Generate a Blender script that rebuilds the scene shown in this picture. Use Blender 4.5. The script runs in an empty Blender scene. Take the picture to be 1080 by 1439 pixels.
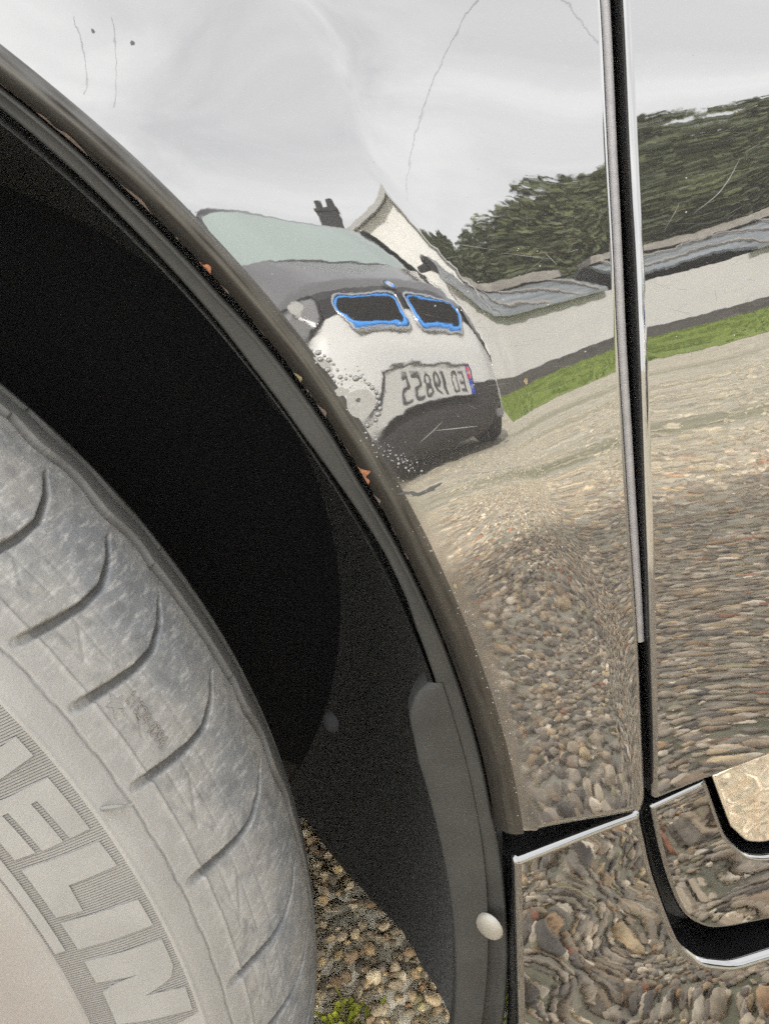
import bpy, bmesh, math, random
import numpy as np
from mathutils import Vector, Matrix
from mathutils.geometry import delaunay_2d_cdt

R = math.radians
random.seed(7)
rng = np.random.default_rng(11)
scene = bpy.context.scene
COL = scene.collection

# ------------------------------------------------------------------ camera
CAM = Vector((0.0, -0.19, 0.513))
PITCH, ROLL, YAW = R(17.5), R(13.0), R(2.0)
fwd = Vector((math.sin(YAW) * math.cos(PITCH), math.cos(YAW) * math.cos(PITCH), -math.sin(PITCH)))
right0 = Vector((math.cos(YAW), -math.sin(YAW), 0))
up0 = right0.cross(fwd)
cr = math.cos(ROLL) * right0 - math.sin(ROLL) * up0
cu = math.sin(ROLL) * right0 + math.cos(ROLL) * up0
cam_data = bpy.data.cameras.new('camera')
cam = bpy.data.objects.new('camera', cam_data)
COL.objects.link(cam)
m = Matrix((cr, cu, -fwd)).transposed().to_4x4()
m.translation = CAM
cam.matrix_world = m
cam_data.sensor_fit = 'VERTICAL'
cam_data.sensor_height = 36.0
cam_data.sensor_width = 27.0
cam_data.lens = 26.02
cam_data.clip_start = 0.01
cam_data.clip_end = 600
cam_data.dof.use_dof = True
cam_data.dof.focus_distance = 0.25
cam_data.dof.aperture_fstop = 44
scene.camera = cam

# ------------------------------------------------------------------ sky, sun, exposure
SUN_EL, SUN_ROT = R(38), R(-8)
world = bpy.data.worlds.new('World')
scene.world = world
world.use_nodes = True
wt = world.node_tree
wt.nodes.clear()
out = wt.nodes.new('ShaderNodeOutputWorld')
bg = wt.nodes.new('ShaderNodeBackground')
bg.inputs['Strength'].default_value = 0.1
sky = wt.nodes.new('ShaderNodeTexSky')
sky.sky_type = 'NISHITA'
sky.sun_disc = False
sky.sun_elevation = SUN_EL
sky.sun_rotation = SUN_ROT
sky.dust_density = 3.0
tc = wt.nodes.new('ShaderNodeTexCoord')
mp = wt.nodes.new('ShaderNodeMapping')
mp.inputs['Scale'].default_value = (1.0, 1.0, 2.6)
nz = wt.nodes.new('ShaderNodeTexNoise')
nz.inputs['Scale'].default_value = 2.3
nz.inputs['Detail'].default_value = 5
nz.inputs['Roughness'].default_value = 0.55
nz.inputs['Distortion'].default_value = 0.6
rmp = wt.nodes.new('ShaderNodeValToRGB')
rmp.color_ramp.elements[0].position = 0.33
rmp.color_ramp.elements[0].color = (11.0, 11.0, 11.1, 1)
rmp.color_ramp.elements[1].position = 0.68
rmp.color_ramp.elements[1].color = (16.2, 16.1, 15.8, 1)
mixw = wt.nodes.new('ShaderNodeMix')
mixw.data_type = 'RGBA'
mixw.inputs[0].default_value = 0.88
L = wt.links.new
L(tc.outputs['Generated'], mp.inputs['Vector'])
L(mp.outputs['Vector'], nz.inputs['Vector'])
L(nz.outputs['Fac'], rmp.inputs['Fac'])
L(sky.outputs['Color'], mixw.inputs[6])
L(rmp.outputs['Color'], mixw.inputs[7])
L(mixw.outputs[2], bg.inputs['Color'])
L(bg.outputs['Background'], out.inputs['Surface'])

sun_d = bpy.data.lights.new('sun', 'SUN')
sun_d.energy = 4.4
sun_d.angle = R(4)
sun_d.color = (1.0, 0.965, 0.90)
sun = bpy.data.objects.new('sun', sun_d)
COL.objects.link(sun)
sd = Vector((math.sin(SUN_ROT) * math.cos(SUN_EL), math.cos(SUN_ROT) * math.cos(SUN_EL), math.sin(SUN_EL)))
sun.rotation_euler = sd.to_track_quat('Z', 'Y').to_euler()
sun.location = sd * 30

vs = scene.view_settings
scene.display_settings.display_device = 'sRGB'
vs.view_transform = 'Standard'
vs.look = 'None'
vs.exposure = 3.06
vs.gamma = 1.0
vs.use_curve_mapping = False
scene.cycles.max_bounces = 8
scene.cycles.glossy_bounces = 6
scene.cycles.use_denoising = False
scene.cycles.sample_clamp_indirect = 6.0

# ------------------------------------------------------------------ materials
MATS = {}


def node_mat(name):
    mt = bpy.data.materials.new(name)
    mt.use_nodes = True
    nt = mt.node_tree
    b = nt.nodes['Principled BSDF']
    MATS[name] = mt
    return mt, nt, b


LIFT = 1.46        # dusty surfaces near the lens, balanced against the exposure
NEAR = {'silver_accent', 'seal_grey', 'felt', 'well_black', 'grey_plastic', 'rivet', 'rust', 'rust_dark', 'rust_yellow', 'scratch', 'scratch_faint', 'dust', 'primer', 'blister', 'tyre_letter'}


def plain(name, col, rough=0.5, metal=0.0, ior=1.5, noise=0.0, nscale=40.0, bump=0.0, bscale=200.0, bdet=4):
    if name in NEAR: col = tuple(c * LIFT for c in col)
    mt, nt, b = node_mat(name)
    b.inputs['Base Color'].default_value = (*col, 1)
    b.inputs['Roughness'].default_value = rough
    b.inputs['Metallic'].default_value = metal
    b.inputs['IOR'].default_value = ior
    tcn = nt.nodes.new('ShaderNodeTexCoord')
    if noise:
        n = nt.nodes.new('ShaderNodeTexNoise')
        n.inputs['Scale'].default_value = nscale
        n.inputs['Detail'].default_value = 6
        r = nt.nodes.new('ShaderNodeValToRGB')
        r.color_ramp.elements[0].position = 0.3
        r.color_ramp.elements[1].position = 0.7
        r.color_ramp.elements[0].color = (*[c * (1 - noise) for c in col], 1)
        r.color_ramp.elements[1].color = (*[min(1, c * (1 + noise)) for c in col], 1)
        nt.links.new(tcn.outputs['Object'], n.inputs['Vector'])
        nt.links.new(n.outputs['Fac'], r.inputs['Fac'])
        nt.links.new(r.outputs['Color'], b.inputs['Base Color'])
    if bump:
        n2 = nt.nodes.new('ShaderNodeTexNoise')
        n2.inputs['Scale'].default_value = bscale
        n2.inputs['Detail'].default_value = bdet
        bp = nt.nodes.new('ShaderNodeBump')
        bp.inputs['Strength'].default_value = 1.0
        bp.inputs['Distance'].default_value = bump
        nt.links.new(tcn.outputs['Object'], n2.inputs['Vector'])
        nt.links.new(n2.outputs['Fac'], bp.inputs['Height'])
        nt.links.new(bp.outputs['Normal'], b.inputs['Normal'])
    return mt


def paint(name, base, ior=1.70, rough=0.012, peel=1.0, wave=0.0, arc=False, dirt=(0.0090, 0.0080, 0.0064)):
    """black clear-coated paint: orange peel, fine dust film, grime from the 'grime' attribute"""
    mt, nt, b = node_mat(name)
    N, K = nt.nodes.new, nt.links.new
    b.inputs['IOR'].default_value = ior
    tcn = N('ShaderNodeTexCoord')
    at = N('ShaderNodeAttribute')
    at.attribute_name = 'grime'
    n1 = N('ShaderNodeTexNoise'); n1.inputs['Scale'].default_value = 260; n1.inputs['Detail'].default_value = 1.5
    n2 = N('ShaderNodeTexNoise'); n2.inputs['Scale'].default_value = 60; n2.inputs['Detail'].default_value = 2
    n3 = N('ShaderNodeTexNoise'); n3.inputs['Scale'].default_value = 38; n3.inputs['Detail'].default_value = 0.5
    for n in (n1, n2, n3):
        K(tcn.outputs['Object'], n.inputs['Vector'])
    b1 = N('ShaderNodeBump'); b1.inputs['Distance'].default_value = 0.55e-5 * peel; b1.inputs['Strength'].default_value = 1
    b2 = N('ShaderNodeBump'); b2.inputs['Distance'].default_value = 1.0e-5 * peel; b2.inputs['Strength'].default_value = 1
    b3 = N('ShaderNodeBump'); b3.inputs['Distance'].default_value = max(wave, 1e-9); b3.inputs['Strength'].default_value = 1
    K(n1.outputs['Fac'], b1.inputs['Height']); K(n2.outputs['Fac'], b2.inputs['Height']); K(n3.outputs['Fac'], b3.inputs['Height'])
    K(b1.outputs['Normal'], b2.inputs['Normal']); K(b2.outputs['Normal'], b3.inputs['Normal'])
    K(b3.outputs['Normal'], b.inputs['Normal'])
    # grime mask
    g1 = N('ShaderNodeTexNoise'); g1.inputs['Scale'].default_value = 420; g1.inputs['Detail'].default_value = 6
    g2 = N('ShaderNodeTexNoise'); g2.inputs['Scale'].default_value = 45; g2.inputs['Detail'].default_value = 4
    if arc:                                          # dirt drawn out along the folded edge
        uvn = N('ShaderNodeUVMap'); uvn.uv_map = 'arc'; mpa = N('ShaderNodeMapping'); mpa.inputs['Scale'].default_value = (.035, 1, 1)
        K(uvn.outputs['UV'], mpa.inputs['Vector']); K(mpa.outputs['Vector'], g1.inputs['Vector']); K(mpa.outputs['Vector'], g2.inputs['Vector'])
        g1.inputs['Scale'].default_value = 900; g2.inputs['Scale'].default_value = 330
    else:
        K(tcn.outputs['Object'], g1.inputs['Vector']); K(tcn.outputs['Object'], g2.inputs['Vector'])
    ad = N('ShaderNodeMath'); ad.operation = 'ADD'
    K(g1.outputs['Fac'], ad.inputs[0]); K(g2.outputs['Fac'], ad.inputs[1])
    mr = N('ShaderNodeMapRange')
    mr.inputs['From Min'].default_value = 0.75; mr.inputs['From Max'].default_value = 1.25
    mr.inputs['To Min'].default_value = 0.35; mr.inputs['To Max'].default_value = 1.0
    K(ad.outputs[0], mr.inputs['Value'])
    mu = N('ShaderNodeMath'); mu.operation = 'MULTIPLY'; mu.use_clamp = True
    K(mr.outputs['Result'], mu.inputs[0]); K(at.outputs['Fac'], mu.inputs[1])
    mx = N('ShaderNodeMix'); mx.data_type = 'RGBA'
    mx.inputs[6].default_value = (*base, 1); mx.inputs[7].default_value = (*dirt, 1)
    K(mu.outputs[0], mx.inputs[0]); K(mx.outputs[2], b.inputs['Base Color'])
    ro = N('ShaderNodeMapRange'); ro.inputs['To Min'].default_value = rough; ro.inputs['To Max'].default_value = 0.6
    K(mu.outputs[0], ro.inputs['Value']); K(ro.outputs['Result'], b.inputs['Roughness'])
    sp = N('ShaderNodeMapRange'); sp.inputs['To Min'].default_value = 0.5; sp.inputs['To Max'].default_value = 0.08
    K(mu.outputs[0], sp.inputs['Value']); K(sp.outputs['Result'], b.inputs['Specular IOR Level'])
    return mt


BLACK = paint('black_paint', (0.0085, 0.0083, 0.0083))
SILLP = paint('sill_paint', (0.0022, 0.0022, 0.0024), wave=0.4e-4, peel=1.25)
COVERP = paint('cover_paint', (0.0022, 0.0022, 0.0024), wave=0.5e-4, peel=1.25)
LIPP = paint('lip_paint', (0.0030, 0.0029, 0.0028), ior=1.42, rough=0.10, peel=1.5, arc=True, dirt=(0.0062, 0.0053, 0.0042))
ACCENT = plain('silver_accent', (0.185, 0.182, 0.172), rough=0.06, metal=1.0, bump=2.2e-4, bscale=150, bdet=0)
plain('seal_grey', (0.046, 0.0445, 0.047), rough=0.55, noise=0.15, nscale=300)
plain('void_black', (0.004, 0.004, 0.004), rough=0.9)
plain('felt', (0.021, 0.021, 0.0205), rough=1.0, noise=0.75, nscale=900, bump=6e-4, bscale=700)
MATS['felt'].node_tree.nodes['Principled BSDF'].inputs['Specular IOR Level'].default_value = 0.15
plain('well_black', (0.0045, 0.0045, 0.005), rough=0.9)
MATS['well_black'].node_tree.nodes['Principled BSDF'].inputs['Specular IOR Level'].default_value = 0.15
plain('grey_plastic', (0.0060, 0.0061, 0.0058), rough=0.6, noise=0.22, nscale=60, bump=2e-5, bscale=900)
MATS['grey_plastic'].node_tree.nodes['Principled BSDF'].inputs['Specular IOR Level'].default_value = 0.14
plain('rivet', (0.040, 0.037, 0.031), rough=0.4, noise=0.15, nscale=200)
plain('rust', (0.058, 0.019, 0.0045), rough=0.95, noise=0.6, nscale=900, bump=3e-4, bscale=1500)
plain('rust_dark', (0.015, 0.0078, 0.0045), rough=0.95, noise=0.6, nscale=900, bump=3e-4, bscale=1500)
plain('rust_yellow', (0.034, 0.026, 0.011), rough=0.8, noise=0.4, nscale=700)
plain('scratch', (0.033, 0.032, 0.030), rough=0.6)
plain('scratch_faint', (0.019, 0.0188, 0.018), rough=0.5)
plain('dust', (0.06, 0.058, 0.05), rough=0.9)
plain('primer', (0.034, 0.033, 0.031), rough=0.35, noise=0.1, nscale=500)
plain('tar', (0.004, 0.004, 0.004), rough=0.8)
plain('white_paint', (0.60, 0.597, 0.58), rough=0.12, ior=1.5)
plain('bonnet_grey', (0.105, 0.102, 0.108), rough=0.06, ior=1.55)
plain('gloss_black', (0.012, 0.012, 0.014), rough=0.03, ior=1.55)
plain('matt_black', (0.035, 0.031, 0.034), rough=0.55)
plain('mesh_black', (0.012, 0.012, 0.012), rough=0.9)
MATS['mesh_black'].node_tree.nodes['Principled BSDF'].inputs['Specular IOR Level'].default_value = 0.1
plain('bright_blue', (0.06, 0.32, 0.85), rough=0.35)
plain('chrome', (0.72, 0.73, 0.75), rough=0.12, metal=1.0)
plain('plate_white', (0.52, 0.52, 0.505), rough=0.4)
plain('ink', (0.06, 0.06, 0.062), rough=0.5)
plain('flag_blue', (0.02, 0.06, 0.42), rough=0.4)
plain('flag_red', (0.55, 0.03, 0.04), rough=0.4)
plain('light_glass', (0.19, 0.19, 0.195), rough=0.1)
plain('windscreen_glass', (0.30, 0.36, 0.34), rough=0.02, ior=1.52)
plain('side_glass', (0.02, 0.025, 0.025), rough=0.02, ior=1.52)
plain('wheel_metal', (0.35, 0.35, 0.36), rough=0.35, metal=1.0)
plain('house_wall', (0.74, 0.73, 0.70), rough=0.85, noise=0.05, nscale=3)
plain('trim_grey', (0.36, 0.36, 0.355), rough=0.6)
plain('chimney_black', (0.03, 0.03, 0.032), rough=0.8)
plain('roof_dark', (0.27, 0.27, 0.275), rough=0.8, noise=0.3, nscale=4)
plain('long_wall', (0.52, 0.50, 0.495), rough=0.85, noise=0.06, nscale=1.5)
plain('plinth', (0.075, 0.068, 0.064), rough=0.9, noise=0.3, nscale=6)
plain('roof_blue', (0.185, 0.203, 0.215), rough=0.6, noise=0.35, nscale=3)
plain('ridge_tile', (0.27, 0.25, 0.225), rough=0.85, noise=0.3, nscale=5)
plain('bark', (0.07, 0.055, 0.04), rough=0.95, noise=0.4, nscale=8)
plain('cable', (0.02, 0.02, 0.02), rough=0.6)
plain('lawn', (0.17, 0.225, 0.035), rough=0.95, noise=0.35, nscale=5)
plain('blade', (0.17, 0.225, 0.035), rough=0.8)
plain('moss', (0.16, 0.17, 0.012), rough=0.9, noise=0.5, nscale=60)


def leaf_mat():
    mt, nt, b = node_mat('leaf')
    b.inputs['Roughness'].default_value = 0.7
    at = nt.nodes.new('ShaderNodeAttribute'); at.attribute_name = 'tone'
    r = nt.nodes.new('ShaderNodeValToRGB')
    r.color_ramp.elements[0].color = (0.038, 0.048, 0.022, 1)
    r.color_ramp.elements[1].color = (0.135, 0.148, 0.055, 1)
    e = r.color_ramp.elements.new(0.55); e.color = (0.070, 0.084, 0.036, 1)
    nt.links.new(at.outputs['Fac'], r.inputs['Fac'])
    nt.links.new(r.outputs['Color'], b.inputs['Base Color'])
leaf_mat()


def stone_mat():
    mt, nt, b = node_mat('stone')
    N, K = nt.nodes.new, nt.links.new
    at = N('ShaderNodeAttribute'); at.attribute_name = 'stone_col'
    tcn = N('ShaderNodeTexCoord')
    n = N('ShaderNodeTexNoise'); n.inputs['Scale'].default_value = 180; n.inputs['Detail'].default_value = 5
    K(tcn.outputs['Object'], n.inputs['Vector'])
    mr = N('ShaderNodeMapRange'); mr.inputs['From Min'].default_value = .3; mr.inputs['From Max'].default_value = .7
    mr.inputs['To Min'].default_value = .7; mr.inputs['To Max'].default_value = 1.25
    K(n.outputs['Fac'], mr.inputs['Value'])
    mx = N('ShaderNodeMix'); mx.data_type = 'RGBA'; mx.blend_type = 'MULTIPLY'; mx.inputs[0].default_value = 1
    K(at.outputs['Color'], mx.inputs[6]); K(mr.outputs['Result'], mx.inputs[7])
    K(mx.outputs[2], b.inputs['Base Color'])
    b.inputs['Roughness'].default_value = 0.75
stone_mat()


def ground_mat():
    mt, nt, b = node_mat('gravel_ground')
    N, K = nt.nodes.new, nt.links.new
    tcn = N('ShaderNodeTexCoord')
    v = N('ShaderNodeTexVoronoi'); v.inputs['Scale'].default_value = 48
    K(tcn.outputs['Object'], v.inputs['Vector'])
    r = N('ShaderNodeValToRGB')
    cols = [(0, (.30, .27, .21)), (.25, (.44, .40, .30)), (.5, (.54, .48, .36)), (.75, (.48, .44, .36)), (1, (.64, .59, .46))]
    els = r.color_ramp.elements
    els[0].position, els[1].position = 0, 1
    els[0].color, els[1].color = (*cols[0][1], 1), (*cols[-1][1], 1)
    for p, c in cols[1:-1]:
        e = els.new(p); e.color = (*c, 1)
    sep = N('ShaderNodeSeparateColor'); K(v.outputs['Color'], sep.inputs[0]); K(sep.outputs[0], r.inputs['Fac'])
    # long weathered tracks and mossy bands across the drive
    mp = N('ShaderNodeMapping'); mp.inputs['Scale'].default_value = (0.22, 1.5, 1); mp.inputs['Rotation'].default_value = (0, 0, R(4))
    n = N('ShaderNodeTexNoise'); n.inputs['Scale'].default_value = 1.3; n.inputs['Detail'].default_value = 5
    K(tcn.outputs['Object'], mp.inputs['Vector']); K(mp.outputs['Vector'], n.inputs['Vector'])
    mr = N('ShaderNodeMapRange'); mr.inputs['From Min'].default_value = .54; mr.inputs['From Max'].default_value = .68
    mr.inputs['To Max'].default_value = .75
    K(n.outputs['Fac'], mr.inputs['Value'])
    mx = N('ShaderNodeMix'); mx.data_type = 'RGBA'; mx.inputs[7].default_value = (.16, .16, .075, 1)
    K(mr.outputs['Result'], mx.inputs[0]); K(r.outputs['Color'], mx.inputs[6])
    K(mx.outputs[2], b.inputs['Base Color'])
    b.inputs['Roughness'].default_value = 0.9
    bp = N('ShaderNodeBump'); bp.inputs['Distance'].default_value = 0.012; bp.invert = True
    K(v.outputs['Distance'], bp.inputs['Height']); K(bp.outputs['Normal'], b.inputs['Normal'])
ground_mat()


def tyre_mat():
    mt, nt, b = node_mat('tyre_rubber')
    N, K = nt.nodes.new, nt.links.new
    tcn = N('ShaderNodeTexCoord')
    uv = N('ShaderNodeUVMap'); uv.uv_map = 'arc'
    sx = N('ShaderNodeSeparateXYZ'); K(uv.outputs['UV'], sx.inputs[0])      # x: arc length (m), y: profile length (m)

    def math_(op, a, c=None):
        q = N('ShaderNodeMath'); q.operation = op
        for i, val in enumerate((a, c)):
            if val is None: continue
            if isinstance(val, (int, float)): q.inputs[i].default_value = val
            else: K(val, q.inputs[i])
        return q.outputs[0]

    def noise(scale, det=5, vec=None, rough=.5):
        n = N('ShaderNodeTexNoise'); n.inputs['Scale'].default_value = scale; n.inputs['Detail'].default_value = det
        n.inputs['Roughness'].default_value = rough
        K(vec or tcn.outputs['Object'], n.inputs['Vector']); return n.outputs['Fac']

    def rng_(val, a, c, lo=0., hi=1.):
        q = N('ShaderNodeMapRange'); q.inputs['From Min'].default_value = a; q.inputs['From Max'].default_value = c
        q.inputs['To Min'].default_value = lo; q.inputs['To Max'].default_value = hi; K(val, q.inputs['Value']); return q.outputs['Result']

    def mix(f, a, c):
        q = N('ShaderNodeMix'); q.data_type = 'RGBA'
        K(f, q.inputs[0])
        for i, val in ((6, a), (7, c)):
            if isinstance(val, tuple): q.inputs[i].default_value = (*[c * LIFT * t_ for c, t_ in zip(val, (1.08, 1.10, 1.15))], 1)
            else: K(val, q.inputs[i])
        return q.outputs[2]
    S = sx.outputs[1]
    dusty, bluish, pale, dark, warm = (.045, .043, .039), (.034, .0348, .0355), (.072, .070, .066), (.0075, .0073, .007), (.040, .0355, .031)
    base = mix(rng_(noise(28, 5), .35, .65), dusty, (.055, .0525, .048))
    block = math_('MULTIPLY', rng_(S, .140, .158), rng_(S, .176, .186, 1, 0))
    base = mix(math_('MULTIPLY', block, rng_(noise(34, 6, None, .6), .40, .56)), base, bluish)
    mpn = N('ShaderNodeMapping'); mpn.inputs['Scale'].default_value = (1, .25, 1); K(uv.outputs['UV'], mpn.inputs['Vector'])
    flecks = rng_(noise(520, 4, mpn.outputs['Vector'], .7), .50, .66, 0, .85)
    base = mix(math_('MULTIPLY', flecks, rng_(S, .118, .15)), base, pale)
    base = mix(math_('MULTIPLY', rng_(noise(150, 6), .52, .68, 0, .6), rng_(S, .125, .14)), base, (.024, .024, .0235))
    base = mix(rng_(S, .098, .070), base, warm)
    base = mix(rng_(S, .182, .192), base, (.022, .0215, .020))
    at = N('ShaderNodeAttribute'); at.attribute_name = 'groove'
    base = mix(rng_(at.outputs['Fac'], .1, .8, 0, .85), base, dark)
    K(base, b.inputs['Base Color'])
    b.inputs['Roughness'].default_value = .82
    b.inputs['Specular IOR Level'].default_value = .3
    # serrated band round the lettering (fine relief)
    ph = math_('ADD', math_('MULTIPLY', sx.outputs[0], 2 * math.pi / .00082), math_('MULTIPLY', S, 2 * math.pi / .0034))
    ser = math_('SINE', ph)
    band = math_('MULTIPLY', math_('GREATER_THAN', S, .0875), math_('LESS_THAN', S, .1158))
    band = math_('MULTIPLY', band, math_('GREATER_THAN', sx.outputs[0], -.0125))
    h1 = math_('MULTIPLY', math_('MULTIPLY', ser, band), .00030)
    h2 = math_('MULTIPLY', noise(900, 4), .00016)
    h3 = math_('MULTIPLY', noise(170, 4), .0004)
    hh = math_('ADD', h1, math_('ADD', h2, math_('MULTIPLY', h3, rng_(S, .12, .16))))
    bp = N('ShaderNodeBump'); bp.inputs['Distance'].default_value = 1.0; bp.inputs['Strength'].default_value = 1
    K(hh, bp.inputs['Height']); K(bp.outputs['Normal'], b.inputs['Normal'])
tyre_mat()
plain('tyre_letter', (.0485, .0475, .0455), rough=.8, noise=.10, nscale=60, bump=9e-5, bscale=900)
MATS['tyre_letter'].node_tree.nodes['Principled BSDF'].inputs['Specular IOR Level'].default_value = .3


# ------------------------------------------------------------------ object helpers
def link(o, parent=None):
    COL.objects.link(o)
    if parent is not None:
        o.parent = parent
    return o


def mesh_obj(name, verts, faces, mat, parent=None, smooth=False, normals=None, loc=None):
    me = bpy.data.meshes.new(name)
    me.from_pydata([tuple(map(float, v)) for v in verts], [], [tuple(map(int, f)) for f in faces])
    me.update()
    if smooth or normals is not None:
        me.polygons.foreach_set('use_smooth', [True] * len(me.polygons))
    if normals is not None:
        me.normals_split_custom_set_from_vertices([tuple(map(float, n)) for n in normals])
    me.materials.append(MATS[mat] if isinstance(mat, str) else mat)
    o = bpy.data.objects.new(name, me)
    if loc is not None: o.location = loc
    return link(o, parent)


def fast_mesh(name, V, F, mat, parent=None, smooth=True):
    """numpy arrays, all faces with the same vertex count"""
    me = bpy.data.meshes.new(name)
    k = F.shape[1]
    me.vertices.add(len(V)); me.vertices.foreach_set('co', np.ascontiguousarray(V, np.float32).ravel())
    me.loops.add(F.size); me.loops.foreach_set('vertex_index', np.ascontiguousarray(F, np.int32).ravel())
    me.polygons.add(len(F)); me.polygons.foreach_set('loop_start', np.arange(0, F.size, k, dtype=np.int32))
    me.polygons.foreach_set('use_smooth', np.full(len(F), smooth))
    me.update(calc_edges=True)
    me.materials.append(MATS[mat] if isinstance(mat, str) else mat)
    return link(bpy.data.objects.new(name, me), parent)


def empty(name, loc=(0, 0, 0), rz=0.0):
    o = bpy.data.objects.new(name, None)
    o.location = loc; o.rotation_euler = (0, 0, rz); o.empty_display_size = .1
    return link(o)


def tag(o, label=None, cat=None, group=None, kind=None):
    for k, v in (('label', label), ('category', cat), ('group', group), ('kind', kind)):
        if v: o[k] = v
    return o


class MB:
    """collects boxes, tubes and polygons for one mesh object"""
    def __init__(s): s.v, s.f = [], []

    def add(s, v, f):
        o = len(s.v); s.v += [tuple(p) for p in v]; s.f += [tuple(i + o for i in q) for q in f]

    def box(s, a, b):
        (x0, y0, z0), (x1, y1, z1) = a, b
        s.add([(x0, y0, z0), (x1, y0, z0), (x1, y1, z0), (x0, y1, z0), (x0, y0, z1), (x1, y0, z1), (x1, y1, z1), (x0, y1, z1)],
              [(0, 3, 2, 1), (4, 5, 6, 7), (0, 1, 5, 4), (1, 2, 6, 5), (2, 3, 7, 6), (3, 0, 4, 7)])

    def prism(s, poly, d):
        """poly: 3D points of a planar face, d: extrusion vector"""
        n = len(poly); d = Vector(d); p = [Vector(q) for q in poly]
        s.add([*p, *[q + d for q in p]], [tuple(range(n))[::-1], tuple(range(n, 2 * n))] + [(i, (i + 1) % n, (i + 1) % n + n, i + n) for i in range(n)])

    def tube(s, pts, r, n=8, closed=False):
        pts = [Vector(p) for p in pts]; N = len(pts); V = []
        for i, p in enumerate(pts):
            a = pts[i - 1] if (i or closed) else p; c = pts[(i + 1) % N] if (i < N - 1 or closed) else p
            t = (c - a).normalized(); u = t.cross(Vector((0.13, 0.31, 1))).normalized(); w = t.cross(u)
            rr = r[i] if hasattr(r, '__len__') else r
            V += [p + rr * (math.cos(2 * math.pi * k / n) * u + math.sin(2 * math.pi * k / n) * w) for k in range(n)]
        F = []
        for i in range(N if closed else N - 1):
            j = (i + 1) % N
            F += [(i * n + k, i * n + (k + 1) % n, j * n + (k + 1) % n, j * n + k) for k in range(n)]
        if not closed: F += [tuple(range(n)), tuple(range((N - 1) * n, N * n))[::-1]]
        s.add(V, F)

    def build(s, name, mat, parent=None, smooth=False, loc=None):
        return mesh_obj(name, s.v, s.f, mat, parent, smooth, loc=loc)


def text_faces(txt, size):
    cu_ = bpy.data.curves.new('tmp_text', 'FONT'); cu_.body = txt; cu_.size = size; cu_.align_x = 'CENTER'; cu_.align_y = 'CENTER'
    ob = bpy.data.objects.new('tmp_text', cu_); COL.objects.link(ob)
    dg = bpy.context.evaluated_depsgraph_get(); dg.update()
    me = bpy.data.meshes.new_from_object(ob.evaluated_get(dg))
    v = [tuple(q.co[:2]) for q in me.vertices]; f = [tuple(p.vertices) for p in me.polygons]
    bpy.data.objects.remove(ob); bpy.data.curves.remove(cu_); bpy.data.meshes.remove(me)
    return v, f


def grid_faces(nu, nv, closed_u=False):
    i, j = np.meshgrid(np.arange(nu if closed_u else nu - 1), np.arange(nv - 1), indexing='ij')
    a = i * nv + j; b_ = ((i + 1) % nu) * nv + j
    return np.stack([a, b_, b_ + 1, a + 1], -1).reshape(-1, 4)

# ================================================================== the yard
g = mesh_obj('ground', [(-150, -150, 0), (150, -150, 0), (150, 150, 0), (-150, 150, 0)], [(0, 1, 2, 3)], 'gravel_ground')
tag(g, kind='structure')
lawn = mesh_obj('lawn', [(.9, -5.25, .004), (.9, -13.1, .004), (40, -13.1, .004), (40, -5.45, .004)], [(3, 2, 1, 0)], 'lawn')
tag(lawn, kind='structure')
for p in lawn.data.polygons: pass

# grass blades on the strip (nobody could count them)
nb = 16000
bx = rng.uniform(.95, 11, nb); by = -rng.uniform(5.3, 13.0, nb); ba = rng.uniform(0, 6.28, nb); bh = rng.uniform(.03, .08, nb)
V = np.zeros((nb, 3, 3)); dx, dy = np.cos(ba) * .012, np.sin(ba) * .012
V[:, 0] = np.stack([bx - dx, by - dy, np.full(nb, .003)], 1); V[:, 1] = np.stack([bx + dx, by + dy, np.full(nb, .003)], 1)
V[:, 2] = np.stack([bx + dy * 2, by - dx * 2, bh], 1)
tag(fast_mesh('grass', V.reshape(-1, 3), np.arange(nb * 3).reshape(-1, 3), 'blade', smooth=False), kind='stuff')


# loose stones
def ico(sub):
    bm = bmesh.new(); bmesh.ops.create_icosphere(bm, subdivisions=sub, radius=1)
    v = np.array([p.co[:] for p in bm.verts]); f = np.array([[q.index for q in p.verts] for p in bm.faces]); bm.free(); return v, f


STONE_COLS = np.array([(.26, .245, .215), (.34, .32, .285), (.21, .20, .185), (.40, .37, .31), (.30, .265, .21), (.15, .145, .14), (.24, .195, .15),
                       (.52, .50, .44), (.42, .35, .25), (.32, .17, .115), (.46, .40, .28), (.26, .255, .175), (.66, .64, .58), (.36, .26, .17)])
STONE_W = np.array([15, 14, 14, 12, 11, 8, 6, 6, 5, 1.3, 4, 3, 2.0, 2]); STONE_W = STONE_W / STONE_W.sum()


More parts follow.
